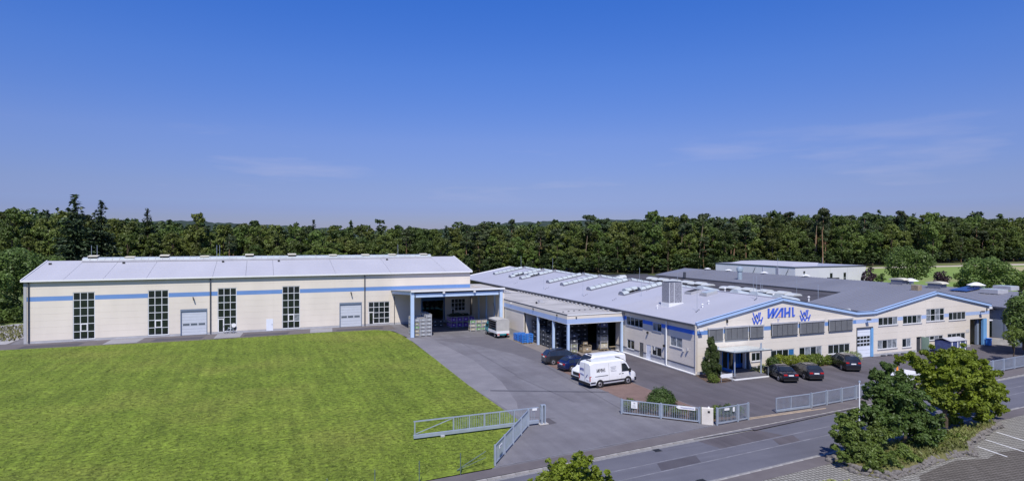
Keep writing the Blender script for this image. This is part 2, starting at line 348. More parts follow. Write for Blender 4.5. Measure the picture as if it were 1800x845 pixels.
def barrel(b, p, q, r, h, nseg=8):
    """half barrel vault from p to q (axis), half-width r, height h"""
    p = np.array(p, float); q = np.array(q, float); d = q - p; d /= np.linalg.norm(d); a = np.cross(d, (0, 0, 1)); a /= np.linalg.norm(a); u = np.cross(a, d)
    an = [math.pi * i / nseg for i in range(nseg + 1)]
    vs = [e + a * r * math.cos(t) + u * h * math.sin(t) for e in (p, q) for t in an]; n = nseg + 1
    b.add(vs, [(i, i + 1, n + i + 1, n + i) for i in range(nseg)] + [tuple(range(n))[::-1], tuple(range(n, 2 * n)), (0, n, 2 * n - 1, nseg)])
def barrel_light(parent, p, q, r, h, nseg, m=POLYC, skip=(), name='rooflight', cap=PLINTH):
    p = np.array(p, float); q = np.array(q, float); L = np.linalg.norm(q - p); d = (q - p) / L
    fr = MB(); a = np.cross(d, (0, 0, 1)); a /= np.linalg.norm(a); u = np.cross(a, d)
    for sgn in (-1, 1): fr.bar(p + a * sgn * (r + .05), q + a * sgn * (r + .05), .10, .30, u)
    for i in range(nseg + 1):
        c = p + d * (L * i / nseg)
        for k in range(8):
            t0, t1 = math.pi * k / 8, math.pi * (k + 1) / 8
            fr.bar(c + a * (r + .02) * math.cos(t0) + u * (h + .02) * math.sin(t0), c + a * (r + .02) * math.cos(t1) + u * (h + .02) * math.sin(t1), .07, .05, u)
    f = fr.build(name, PLINTH if nseg > 20 else mat('rooflight_frame', (.16, .165, .19), .6, .05), parent)
    for e in (0, 1):
        b = MB(); c = p if e == 0 else q - d * .04; an = [math.pi * i / 10 for i in range(11)]
        b.prism([c + a * r * math.cos(t) + u * h * math.sin(t) for t in an], d * .04); b.build('end_cap', cap, f)
    for i in range(nseg):
        b = MB(); s0, s1 = p + d * (L * i / nseg + .04), p + d * (L * (i + 1) / nseg - .04)
        if i in skip:
            b.prism([s0 + a * r * .95 + u * .02, s0 - a * r * .95 + u * .02, s0 - a * r * .95 + u * .06, s0 + a * r * .95 + u * .06], s1 - s0); b.build('open_flap', DARKIN, f)
            b = MB(); sh = -a * r * 1.0 + u * h * .55; barrel(b, s0 + sh, s1 + sh, r * .95, h * .8); b.build('raised_flap', m, f)
        else:
            barrel(b, s0, s1, r, h); b.build('pane', m, f)
    return f

# ================================================================== GROUND
def kerb_y(x): return 34.75 + .082 * x
def far_y(x): return 28.45 + .0825 * x
b = MB(); b.add([(-3500, -300, -.18), (3500, -300, -.18), (3500, 6500, -.18), (-3500, 6500, -.18)], [(0, 1, 2, 3)]); struct(b.build('ground', GROUNDM, base=(0, 0, 0)))
XR = 200
sheet('yard', [(-36, 101), (-36, 132), (-33, 132), (35.7, 112), (35.7, 37.5), (13.4, 36.9), (19.4, 45.1), (19.4, 50), (19.4, 60), (19.9, 75), (20.3, 92), (19.6, 99), (17, 101.2)], -.020, YARD)
sheet('parking_area', [(35.7, 37.3), (35.7, 72), (44.4, 72), (44.4, 56), (97, 56), (125, 56), (125, kerb_y(125) + 2)], -.016, YARDB)
sheet('brick_parking_bay', [(31.1, 43.6), (35.6, 43.6), (35.6, 67), (31.3, 67)], -.010, BRICKP)
sheet('lawn', [(-130, kerb_y(-130) + 2.0), (19.1, kerb_y(19) + 1.9), (14.4, 37.9), (19.6, 45.2), (19.5, 60), (19.9, 75), (20.1, 88), (20.0, 95), (19.2, 99.5), (17, 101.4), (10, 101.9), (-5, 100.6), (-20, 101.2), (-30, 101.6), (-60, 102.5), (-130, 104)][0:1] + [(14.0, 37.6), (19.6, 45.2), (19.5, 60), (19.9, 75), (20.1, 88), (20.0, 95), (19.2, 99.5), (17, 101.4), (10, 101.9), (-5, 100.9), (-20, 101.4), (-30, 101.9), (-60, 102.5), (-130, 104)], -.006, LAWN)
# strip along the long hall, with replaced slabs
sheet('hall_path', [(-60, 101.5), (20.5, 101.0), (20.5, 106.6), (-33, 106.6), (-33.5, 112), (-60, 118)], -.014, WALKM)
for i, (x0, x1, y0, y1, m_) in enumerate([(-31, -24, 102.2, 104.9, PATCH1), (-21, -16.8, 102.1, 106.3, PATCH2), (-15, -8.5, 102.2, 104.6, PATCH1), (-6.8, -3.2, 101.9, 106.3, PATCH2), (-2.8, 3.6, 102.1, 104.4, PATCH1), (7, 10.4, 102.2, 106.3, PATCH2), (11, 18.5, 102.3, 104.2, PATCH1)]):
    sheet('path_slab', [(x0, y0), (x1, y0), (x1 + .4, y1), (x0 + .3, y1)], -.008, m_)
sheet('gravel_verge', [(-60, 107), (-33.6, 107.4), (-32.2, 132), (-40, 132)], -.010, GRAVEL)
# road
X0 = -60
sheet('road', [(X0, far_y(X0)), (XR, far_y(XR)), (XR, kerb_y(XR)), (X0, kerb_y(X0))], -.10, ROADM)
sheet('near_footway', [(X0, kerb_y(X0) + .35), (XR, kerb_y(XR) + .35), (XR, kerb_y(XR) + 2.1), (66, kerb_y(66) + 2.0), (34, 39.35), (22, 38.1), (14, 37.45), (X0, kerb_y(X0) + 2.0)], -.002, WALKM)
sheet('far_footway', [(X0, far_y(X0) - 1.5), (36, far_y(36) - 1.5), (XR, far_y(XR) - 1.5), (XR, far_y(XR) - .3), (X0, far_y(X0) - .3)], -.002, WALKM)
sheet('paved_parking_ground', [(5, 10), (130, 10), (130, far_y(130) - 1.45), (5, far_y(5) - 1.45)], -.010, GRIDP)
sheet('stained_paving', [(35, 12), (110, 12), (110, 30), (75, 27.0), (60, 26.6), (53.5, 27.9), (50.5, 26.7), (47.8, 27.0), (45.8, 26.5), (43.4, 27.1), (41, 26.7), (38.4, 26.2), (36.5, 24.5)], -.008, GRIDD)
# tar seams, repairs and joints on the roadway (thin sheets)
def strip(name, p, q, w, z, m_):
    p = np.array(p, float); q = np.array(q, float); d = q - p; n = np.array((-d[1], d[0])) / np.linalg.norm(d) * w / 2
    return sheet(name, [tuple(p - n), tuple(q - n), tuple(q + n), tuple(p + n)], z, m_)
SEAM = mat('road_seam', (.175, .175, .195), .9, .25, 1.5)
SEAMD = mat('tar_line', (.095, .092, .105), .8, .15, 2)
strip('road_joint', (X0, kerb_y(X0) - 2.2), (XR, kerb_y(XR) - 2.2), .11, -.096, SEAM)
strip('road_joint', (X0, kerb_y(X0) - 3.6), (XR, kerb_y(XR) - 3.6), .13, -.096, SEAM)
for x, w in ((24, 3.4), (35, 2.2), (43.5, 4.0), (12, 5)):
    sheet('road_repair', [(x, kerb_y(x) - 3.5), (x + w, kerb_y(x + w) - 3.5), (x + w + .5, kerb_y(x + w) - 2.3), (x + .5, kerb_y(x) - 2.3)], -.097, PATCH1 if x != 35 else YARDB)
sheet('road_repair', [(30.5, kerb_y(30) - 2.1), (37, kerb_y(37) - 2.1), (36, kerb_y(36) - .1), (30, kerb_y(30) - .1)], -.097, YARDB)
for a, c, w in (((29.1, 45.5), (31.0, 67), .07), ((20.8, 56.8), (31.3, 51.9), .42), ((25.5, 62), (26.5, 50), .06), ((26.5, 86), (25.8, 62), .07), ((22.6, 46), (20.1, 47.5), .05), ((35.65, 43), (35.65, 70), .08)):
    strip('tar_seam', a, c, w, -.008, SEAMD if a[0] != 35.65 else SEAM)
sheet('yard_light_strip', [(19.9, 92), (22.5, 90), (23.6, 84), (24.1, 72), (23.2, 60), (21.6, 52), (20.0, 47.5), (19.5, 60), (19.9, 75), (20.2, 88)], -.018, ground_mat('yard_pale', (.180, .174, .188), (.225, .217, .23), .5, (.17, .165, .18), .15)[0])
sheet('gate_shade_patch', [G(955, 735)[:2], G(965, 734)[:2], G(979, 742.6)[:2], G(956, 746.5)[:2]], -.009, YARDB)  # dark sheet standing in for the shade of the gate's stop box
# dark worn area in the yard
sheet('yard_dark_wear', [(23.5, 88.5), (35.5, 88.5), (35.5, 66), (31.2, 66), (30.2, 74), (27.6, 82)], -.0165, ground_mat('yard_wear', (.118, .112, .125), (.14, .133, .145), .5)[0])
# yard joint along the footway
strip('yard_edge_joint', (14.2, 37.7), (33.8, 39.5), .10, .002, SEAM)

# kerbs: kerb stones and a gutter course, each stone a piece
KERB = mat('kerb_stone', (.30, .285, .27), .9, .2, 2); GUT = mat('gutter_stone', (.24, .235, .235), .9, .25, 3)
def kerb(name, fy, side, x0, x1):
    k = thing(name, None, None, (x0, fy(x0), -.1), math.atan(.082), kind='structure')
    km = MB(False); km.box(.01, .98, 0, .13, 0, .105); ko = km.build('kerbstone', KERB, k); ko.parent = k
    gm = MB(False); gm.box(.01, .49, 0, .15, 0, .012); go = gm.build('gutter_stone', GUT, k)
    n = int((x1 - x0) / math.cos(math.atan(.082))); ko.location = (0, .15 * side if side > 0 else -.28, 0); go.location = (0, 0 if side > 0 else -.15, 0)
    for i in range(1, n):
        c = ko.copy(); COL.objects.link(c); c.parent = k; c.location = (i, ko.location[1] + random.uniform(-.006, .006), random.uniform(-.006, .004))
    for r_ in range(2):
        for i in range(2 * n):
            if i == 0 and r_ == 0: continue
            if i * .5 + x0 > 62 and r_: continue
            c = go.copy(); COL.objects.link(c); c.parent = k; c.location = (i * .5 + r_ * .25, go.location[1] - side * .16 * r_, random.uniform(-.004, .004))
kerb('near_kerb', kerb_y, 1, 8, 98); kerb('far_kerb', far_y, -1, 20, 98)
# parking bay lines
for a, c in (((47.75, 28.3), (47.4, 26.2)), ((49.95, 29.2), (49.6, 26.2)), ((52.7, 29.9), (52.1, 26.4))):
    strip('parking_line', a, c, .11, -.004, WHITE)
# drain covers
for x, y in ((26.0, kerb_y(26) - .35), (25.3, far_y(25.3) + .35)):
    g = thing('gully_grate', 'dark cast iron gully grate in the gutter of the near kerb' if y > 33 else 'dark cast iron gully grate beside the far kerb', 'drain', (x, y, -.098))
    b = MB(False); [b.box(-.25 + .07 * i, -.21 + .07 * i, -.2, .2, 0, .02) for i in range(8)]; b.box(-.28, .3, -.24, -.2, 0, .02); b.box(-.28, .3, .2, .24, 0, .02); b.build('grate', LAMPD, g)
# far fields, track
sheet('meadow', [(150, 95), (420, 120), (520, 180), G(1860, 465)[:2], G(1800, 464)[:2], G(1685, 467)[:2], G(1545, 470.5)[:2], G(1400, 474)[:2], (150, 150)], -.05, MEADOW)
sheet('meadow_edge', [G(1400, 473)[:2], G(1545, 469)[:2], G(1685, 465)[:2], G(1800, 462)[:2], G(1950, 459)[:2], G(1950, 455)[:2], G(1400, 463)[:2]], -.048, GROUNDM)
sheet('gravel_track', [G(1380, 475)[:2], G(1545, 471.2)[:2], G(1685, 468.2)[:2], G(1770, 466.4)[:2], G(1950, 463)[:2], G(1950, 460.6)[:2], G(1770, 463.8)[:2], G(1685, 466)[:2], G(1545, 469.2)[:2], G(1380, 473)[:2]], -.030, TRACK)
sheet('dry_field', [G(1700, 470)[:2], G(1950, 466)[:2], G(1950, 476)[:2], G(1740, 480)[:2]], -.034, ground_mat('dry_grass', (.30, .27, .13), (.36, .33, .17), .05, bs=2)[0])

# lawn clumps: uncountable grass, real blades catching light
def quads_mesh(name, C, A, B_, m):
    """diamond shaped faces: centre C, half axes A and B_ (n,3)"""
    n = len(C); v = np.empty((n, 4, 3)); v[:, 0] = C - A; v[:, 1] = C - B_ * .8; v[:, 2] = C + A; v[:, 3] = C + B_ * .8
    me = bpy.data.meshes.new(name); me.vertices.add(4 * n); me.vertices.foreach_set('co', v.reshape(-1).astype(np.float32))
    me.loops.add(4 * n); me.loops.foreach_set('vertex_index', np.arange(4 * n, dtype=np.int32)); me.polygons.add(n)
    me.polygons.foreach_set('loop_start', np.arange(0, 4 * n, 4, dtype=np.int32)); me.polygons.foreach_set('loop_total', np.full(n, 4, dtype=np.int32))
    me.update(); me.materials.append(m); return me
GRASSB = mat('grass_blades', (.16, .205, .03), .8, .30, .5)
n = 60000; u_ = rng.random(n); yy = 37.5 + 64 * u_ ** 1.6; xx = rng.uniform(-1, 1, n); lo = -.42 * yy - 6; xx = lo + (19.4 - lo) * (xx + 1) / 2
k = (yy > kerb_y(xx) + 2.6) & ~((xx > 14) & (yy < 37.9 + (xx - 14) * 1.36)); xx, yy = xx[k], yy[k]; n = len(xx); hgt = rng.uniform(.02, .075, n)
Cc = np.c_[xx, yy, hgt * .5]; th = rng.uniform(0, 2 * np.pi, n); A_ = np.c_[rng.normal(0, .03, n), rng.normal(0, .03, n), hgt * .5]; B_ = np.c_[np.cos(th), np.sin(th), 0 * th] * rng.uniform(.03, .09, n)[:, None]
o = link_mesh('grass_tufts', quads_mesh('grass_tufts', Cc, A_, B_, GRASSB)); setp(o, 'short mown grass tufts across the big green lawn', 'grass', kind='stuff')

# ================================================================== LONG HALL
HY = 106.6; HX0, HX1 = -31.3, 35.1; HE = 8.87; RY = 117.8; RZ = 11.18
hall = thing('warehouse', 'long cream warehouse with blue stripe, pale metal roof and tall gridded windows', 'building', (HX0, HY, 0))
W = Wall((0, HY, 0), (1, 0, 0), (0, -1, 0))
hx = lambda px: P(1, HY, px, 540)[0]; hz = lambda px, py: P(1, HY, px, py)[2]
opens = []; wins = []
def hw(x0, yt, yb, x1, nc, nr, **k):
    a0, a1 = hx(x0), hx(x1); z1, z0 = hz(x0, yt), hz(x0, yb); opens.append((a0, a1, z0, z1)); wins.append((a0, a1, z0, z1, nc, nr, k)); return wins[-1]
w1 = hw(128, 513.7, 597, 167, 3, 6); w2 = hw(260, 510, 589.5, 296.5, 3, 6); w3 = hw(382.5, 506.3, 583.2, 416, 3, 6); w4 = hw(496, 503, 577.5, 527.3, 3, 6); w5 = hw(647.5, 530.5, 569, 685, 4, 4)
w6 = hw(793, 525, 546.5, 818, 4, 3)
doors = []
for x0, yt, yb, x1 in ((317, 543.7, 590.7, 364.5), (596.7, 532, 575.7, 636), (468, 560.5, 583, 480), (742.6, 520, 566.5, 779.5)):
    a0, a1, z0, z1 = hx(x0), hx(x1), 0.02, hz(x0, yt); opens.append((a0, a1, -.5, z1)); doors.append((a0, a1, z0, z1))
cols = [HX0] + [hx(p) for p in (174, 271 if 0 else 370, 481, 589, 687)] + [30.0, HX1]
rows = [.32, 1.27, 2.21, 3.15, 4.1, 5.05, 5.97, 6.62, 7.72, 8.82]
W.panels(hall, cols, rows, opens, special={6: ('blue_stripe_panel', BLUEBAND)})
W.panels(hall, [HX0, HX1], [-.05, .30], opens, name='plinth', m=PLINTH, gap=0, th=.30, core=False, proud=.04)
for i, (a0, a1, z0, z1, nc, nr, k_) in enumerate(wins):
    gl = None
    if i == 3: gl = lambda i_, j: GLASSC if (i_ == 2 and j in (1,)) or j == 2 and i_ != 9 and False else GLASS
    w = W.window(hall, a0, a1, z0, z1, nc, nr, fr=.10, rec=.04, glass=gl, sill=(i < 5))
    cw, ch = (a1 - a0) / nc, (z1 - z0) / nr
    if i in (0, 1, 3):
        b = MB(); q0, q1, r0, r1 = a0 + cw, a0 + 2 * cw, z0 + ch, z0 + 2 * ch
        for e in ((q0, q1, r0, r0 + .13), (q0, q1, r1 - .13, r1), (q0, q0 + .13, r0 + .13, r1 - .13), (q1 - .13, q1, r0 + .13, r1 - .13)): W.rect(b, *e, -.05, .0)
        b.build('vent_sash', WHITE, hall)
    if i in (2, 4, 5):
        q0, q1 = a0 + .02, a0 + cw; zt = 2.35
        b = MB()
        for e in ((q0, q0 + .14, .02, zt), (q1 - .14, q1, .02, zt), (q0 + .14, q1 - .14, .02, .3), (q0 + .14, q1 - .14, zt - .14, zt)): W.rect(b, *e, -.03, .03)
        d = b.build('door', WHITE, hall); b = MB(); W.rect(b, q0 + .14, q1 - .14, .3, zt - .14, -.01, .0); b.build('door_pane', GLASS, d)
        b = MB(); b.cbox(W.pt(q1 - .07, 1.1, .06), (.04, .06, .2)); b.build('handle', LAMPD, d)
for i, (a0, a1, z0, z1) in enumerate(doors[:2]):
    b = MB(); W.rect(b, a0, a0 + .12, 0.01, z1, -.30, .02); W.rect(b, a1 - .12, a1, 0.01, z1, -.30, .02); W.rect(b, a0 + .12, a1 - .12, z1 - .30, z1, -.30, .02)
    fr_ = b.build('door_frame', mat('slate_blue', (.16, .20, .27), .5, .05), hall)
    d = thing('sectional_door', None, None, W.pt((a0 + a1) / 2, 0)); d.parent = hall; d.location = W.pt((a0 + a1) / 2, 0) - WL[hall.name]
    np_ = 8; ph = (z1 - .32) / np_
    for j in range(np_):
        if j == 3:
            b = MB(); W.rect(b, a0 + .12, a1 - .12, .02 + j * ph, .02 + (j + 1) * ph - .02, -.20, -.15); b.build('door_section', SECT, d)
            for k_ in range(3):
                c0 = a0 + .25 + k_ * (a1 - a0 - .5) / 3; b = MB(); W.rect(b, c0 + .08, c0 + (a1 - a0 - .5) / 3 - .08, .1 + j * ph, (j + 1) * ph - .06, -.149, -.14); b.build('door_pane', mat('door_glass', (.10, .12, .15), .1, .1), d)
        else:
            b = MB(); W.rect(b, a0 + .12, a1 - .12, .02 + j * ph, .02 + (j + 1) * ph - .02, -.20, -.15); b.build('door_section', SECT, d)
a0, a1, z0, z1 = doors[2]; b = MB(); W.rect(b, a0, a1, .02, z1, -.10, .02); d = b.build('side_door', DOORW, hall); b = MB(); b.cbox(W.pt(a1 - .15, 1.05, .05), (.12, .06, .05)); b.build('handle', LAMPD, d)
# big open doorway under the canopy
a0, a1, z0, z1 = doors[3]; b = MB(); W.rect(b, a0 - .25, a0, 0, z1 + .2, -.1, .03); W.rect(b, a1, a1 + .25, 0, z1 + .2, -.1, .03); W.rect(b, a0, a1, z1 - .9, z1 + .2, -.28, -.14); b.build('doorway_frame', mat('deep_blue', (.03, .10, .24), .5, .05), hall)
# lights inside opening: shelves deep in the hall
b = MB()
for j in range(5): b.box(a0 - 1, a1 + 1, HY + 8, HY + 9, .2 + j * .95, .28 + j * .95)
for j in range(7): b.box(a0 - 1 + j * .9, a0 - .92 + j * .9, HY + 8, HY + 9, 0, 4.3)
b.build('shelving', STEELDK, hall)
# other walls, roof
b = MB(); b.add([(HX0, HY, 0), (HX0, 2 * RY - HY, 0), (HX0, 2 * RY - HY, HE), (HX0, RY, RZ - .1), (HX0, HY, HE)], [(0, 1, 2, 3, 4)]); b.add([(HX1, HY, 0), (HX1, 2 * RY - HY, 0), (HX1, 2 * RY - HY, HE), (HX1, RY, RZ - .1), (HX1, HY, HE)], [(0, 1, 2, 3, 4)])
b.add([(HX0, 2 * RY - HY, 0), (HX1, 2 * RY - HY, 0), (HX1, 2 * RY - HY, HE), (HX0, 2 * RY - HY, HE)], [(0, 1, 2, 3)]); b.build('side_wall', CREAM, hall)
b = MB(); W.rect(b, HX0 - .05, HX0 + .30, 0, 8.8, .001, .05); b.build('corner_trim', PLINTH, hall)
def rz(y): return HE + .06 + (RZ - HE) * (1 - abs(RY - y) / (RY - HY))
rx = [HX0 - .25] + [hx(p) for p in (112, 182, 258, 374, 432, 481, 590, 687)] + [30.5, HX1 + .25]
for i in range(len(rx) - 1):
    for s_ in (-1, 1):
        ya, yb = (HY - .35, RY) if s_ < 0 else (RY, 2 * RY - HY + .35)
        b = MB(); b.prism([(rx[i] + .02, ya, rz(ya)), (rx[i + 1] - .02, ya, rz(ya)), (rx[i + 1] - .02, yb, rz(yb)), (rx[i] + .02, yb, rz(yb))], (0, 0, .12))
        ro = b.build('roof_panel', ROOFW, hall)
        if s_ < 0 and i % 2 == 0:
            b = MB(); xv = rx[i] + 1.0; yv = RY - 2.4; b.cbox((xv, yv, rz(yv) + .25), (.35, .3, .28)); b.build('roof_vent', LAMPD, ro)
b = MB()
for y in np.arange(HY + .4, RY - 1.9, .98): b.bar((HX0 - .2, y, rz(y) + .125), (HX1 + .2, y, rz(y) + .125), .03, .03)
b.build('roof_ribs', ROOFW, hall)['kind'] = 'stuff'
for xe in (HX0 - .27, HX1 + .27):
    b = MB()
    for s_ in (-1, 1):
        ye = HY - .4 if s_ < 0 else 2 * RY - HY + .4; b.bar((xe, RY, RZ + .12), (xe, ye, rz(ye) + .06), .12, .34)
    b.build('verge_trim', WHITE, hall)
b = MB(); b.box(HX0 - .3, HX1 + .3, HY - .50, HY - .36, HE - .10, HE + .12); b.build('gutter', WHITE, hall)
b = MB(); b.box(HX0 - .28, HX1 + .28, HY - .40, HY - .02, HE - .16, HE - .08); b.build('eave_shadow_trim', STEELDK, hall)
for p in (43.5, 370, 641):
    x = hx(p) if p > 50 else HX0 + .55; b = MB(); b.tube((x, HY - .16, .1), (x, HY - .16, HE - .1), .09); b.tube((x, HY - .16, HE - .1), (x, HY - .42, HE - .02), .09); b.build('downpipe', STEELDK, hall)
b = MB(); x = hx(693); b.tube((x, HY - .12, .1), (x, HY - .12, 4.9), .05); b.build('downpipe', STEELDK, hall)
for p, q_ in ((339.5, 525), (616.5, 516)):
    x, _, z = P(1, HY, p, q_); b = MB(); b.bar((x, HY, z + .2), (x, HY - .3, z + .2), .07); b.bar((x, HY - .22, z + .3), (x + .12, HY - .38, z - .2), .26, .16, (1, 0, 0)); b.build('wall_lamp', LAMPD, hall)
# ridge light
x0, x1 = hx(147) - 1.2, 35.1 - 7.6
x0 = P(1, RY, 148, 456)[0]; x1 = P(1, RY, 755, 452)[0]
rl = barrel_light(hall, (x0, RY, RZ + .12), (x1, RY, RZ + .06), 1.25, .58, 56)
for i, p in enumerate((165, 229, 290, 360, 438.5, 513, 585, 642, 689, 744)):
    xh = P(1, RY, p, 455)[0]; b = MB(); op = p in (165, 290, 438.5, 513)
    if op: b.box(xh - .62, xh + .62, RY - .9, RY + .9, RZ + .35, RZ + .80)
    h_ = b.build('hatch', LAMPD, rl) if op else None
    b = MB(); zt = RZ + (.82 if op else .60); b.prism([(xh - .7, RY - 1.0, zt - .02), (xh + .7, RY - 1.0, zt - .02), (xh + .7, RY + .6, zt + .14), (xh - .7, RY + .6, zt + .14)], (0, 0, .07)); b.build('hatch_lid', HATCHY, rl)
for p in (160, 170, 700, 381, 386):
    xh = P(1, RY, p, 455)[0]; b = MB(); b.tube((xh, RY + .3, RZ), (xh, RY + .3, RZ + 2.6), .03, n=5); b.build('lightning_rod', STEEL, hall)

# objects standing inside the hall windows
t = thing('sign_disc', 'round white disc sign on a post behind the third tall window', 'sign', (P(1, HY + .0, 411, 571)[0], HY - .25, 0)); b = MB(False); z = hz(411, 571); b.tube((0, 0, z), (0, -.04, z), .33, n=20); b.build('disc', WHITE, t); b = MB(False); b.tube((0, 0, 0), (0, 0, z - .3), .03); b.build('post', STEEL, t)
t = thing('bicycle', 'bicycle parked against the third tall window of the long hall', 'bicycle', (hx(404), HY - .35, 0))
for dx in (-.52, .52):
    b = MB(False); an = [2 * math.pi * i / 16 for i in range(17)]
    for i in range(16): b.tube((dx + .33 * math.cos(an[i]), 0, .34 + .33 * math.sin(an[i])), (dx + .33 * math.cos(an[i + 1]), 0, .34 + .33 * math.sin(an[i + 1])), .022, n=4, cap=False)
    b.build('wheel', TYRE, t)
b = MB(False)
for p_, q_ in (((-.52, 0, .34), (-.18, 0, .85)), ((-.52, 0, .34), (-.05, 0, .3)), ((-.05, 0, .3), (-.18, 0, .9)), ((-.05, 0, .3), (.38, 0, .82)), ((-.15, 0, .8), (.36, 0, .88)), ((.52, 0, .34), (.36, 0, .95)), ((.3, -.25, 1.0), (.3, .25, 1.0)), ((-.28, 0, .93), (-.06, 0, .93))): b.tube(p_, q_, .022, n=5)
b.build('frame', STEEL, t)

# ---- canopy on the hall (supported roof in front of the doorway)
cano = thing('loading_canopy', 'pale blue steel loading canopy on the right end of the long hall', 'canopy', (20.9, 91.4, 0))
CX0, CX1, CY = 20.9, 35.45, 91.4
b = MB(); b.prism([(CX0 - .25, CY - .45, 6.93), (CX1 + .3, CY - .45, 6.93), (CX1 + .3, HY - .02, 5.85), (CX0 - .25, HY - .02, 5.85)], (0, 0, .13)); b.build('roof_deck', ROOFDIRT, cano)
b = MB(); b.box(CX0 - .27, CX1 + .32, CY - .50, CY - .455, 6.86, 7.12); b.build('fascia', WHITE, cano)
b = MB(); b.box(CX0 + .3, CX1 - .2, CY - .16, CY + .16, 6.02, 6.55); b.box(CX0 + .3, CX1 - .2, CY - .22, CY + .22, 6.50, 6.58); b.build('front_beam', BEAMBLUE, cano)
b = MB(); b.box(CX0 - .2, CX1, CY - .1, CY + .1, 6.60, 6.90); b.build('fascia_shadow_strip', STEELDK, cano)  # dark strip put in as the shadow gap under the white fascia
for x in (CX0, CX0 + 4.85, CX0 + 9.7, CX1 - .25):
    b = MB(); b.bar((x + .02, CY + .2, 6.62), (x + .02, HY - .1, 5.55), .22, .45); b.build('rafter', BEAMBLUE, cano)
b = MB(); b.box(CX0 - .22, CX0 + .28, CY - .22, CY + .22, .02, 6.9); b.build('post', BEAMBLUE, cano)
b = MB(); b.box(CX1 - .42, CX1 + .02, CY - .22, CY + .22, .02, 6.9); b.build('post', BEAMBLUE, cano)
b = MB(); b.box(CX1 + .025, CX1 + .36, CY - .1, CY + .12, .02, 7.05); b.build('end_pier', CREAM, cano)
for x in (CX0 + .4, CX1 - .6):
    for z in (6.15, 6.42): b = MB(); b.cbox((x, CY - .28, z), (.14, .12, .14)); b.build('bolt_plate', STEELDK, cano)
for x in (CX0 + 4.85, CX0 + 9.8): b = MB(); b.cbox((x, CY - .36, 6.66), (.34, .24, .26)); b.build('floodlight', WHITE, cano)
b = MB(); b.box(CX1 + .02, CX1 + .2, CY + .2, HY - .02, 0, 6.4); b.build('side_wall', CREAM, cano)
for y in (94.5, 98.5, 102.5): b = MB(); b.box(CX1 - .22, CX1 + .015, y - .12, y + .12, 0, 6.0); b.build('wall_column', BEAMBLUE, cano)
b = MB(); b.bar((CX1 - .3, 92.5, .2), (CX1 - .3, 94.6, 4.4), .08); b.build('light_streak_bar', WOOD, cano)  # slanting bar imitates the strip of light falling on the side wall

# ================================================================== LOW STORAGE SHED
shed = thing('storage_shed', 'low cream storage shed with blue fascia and open covered bays', 'building', (35.8, 69.4, 0))
SX, SY = 35.8, 69.4; SE = 44.18
b = MB(); b.prism([(SX - .1, SY - .1, 5.18), (SE, SY - .1, 5.06), (SE, 126, 5.0), (SX - .1, 126, 5.12)], (0, 0, .06)); b.build('roof', ROOFDIRT, shed)
b = MB()
for y in (75, 81.5, 88, 94.5, 101): b.box(SX, SE - .1, y, y + .05, 5.235, 5.25)
b.build('roof_seam', STEELDK, shed)
b = MB(); b.box(SX - .13, SX - .06, SY - .13, CY - .2, 5.22, 5.31); b.build('edge_trim', STEELDK, shed); b = MB(); b.box(SX - .055, SE, SY - .16, SY - .06, 5.17, 5.29); b.build('edge_trim', WHITE, shed)
for z0, z1, m_, nm in ((4.72, 5.19, CREAM, 'fascia_board'), (4.12, 4.715, BANDPALE, 'blue_fascia'), (4.05, 4.115, WHITE, 'fascia_edge')):
    b = MB(); b.box(SX - .10, SX + .04, SY - .10, CY - .25, z0, z1); b.build(nm, m_, shed); b = MB(); b.box(SX + .045, SE - .02, SY - .10, SY + .04, z0, z1); b.build(nm, m_, shed)
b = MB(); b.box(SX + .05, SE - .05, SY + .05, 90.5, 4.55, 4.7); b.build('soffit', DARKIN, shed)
SW = Wall((SX, 0, 0), (0, 1, 0), (-1, 0, 0))
SW.panels(shed, [83.4, CY - .3], [1.0, 1.78, 2.56, 3.34, 4.04], [])
b = MB(); SW.rect(b, 83.4, CY - .3, 0, .98, -.25, .03); b.build('plinth', PLINTH, shed)
SW2 = Wall((0, 83.4, 0), (1, 0, 0), (0, -1, 0)); SW2.panels(shed, [SX + .0, 39.5], [.0, 1.0, 2.0, 3.0, 4.04], [], core=False)
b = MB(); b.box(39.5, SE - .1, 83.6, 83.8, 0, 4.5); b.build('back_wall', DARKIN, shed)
b = MB(); b.box(SX + .3, SE, 106, 126, 0, 4.9); b.build('rear_block', CREAM, shed)
for x, y in ((SX - .02, 78.5), (SX - .02, 73.6), (SX + .03, SY + .05), (SE - .45, SY + .05)):
    b = MB(); b.box(x - .02, x + .26, y - .14, y + .14, .02, 4.06); b.build('post', BEAMBLUE, shed)
for i, y in enumerate((88.0, 79.6, 72.0)): b = MB(); b.cbox((SX - .2, y, 4.95), (.12, .12, .22)); b.build('fascia_lamp', LAMPD if i else WHITE, shed)
b = MB(); b.cbox((37.0, SY - .16, 4.9), (.14, .12, .16)); b.build('fascia_lamp', LAMPD, shed)
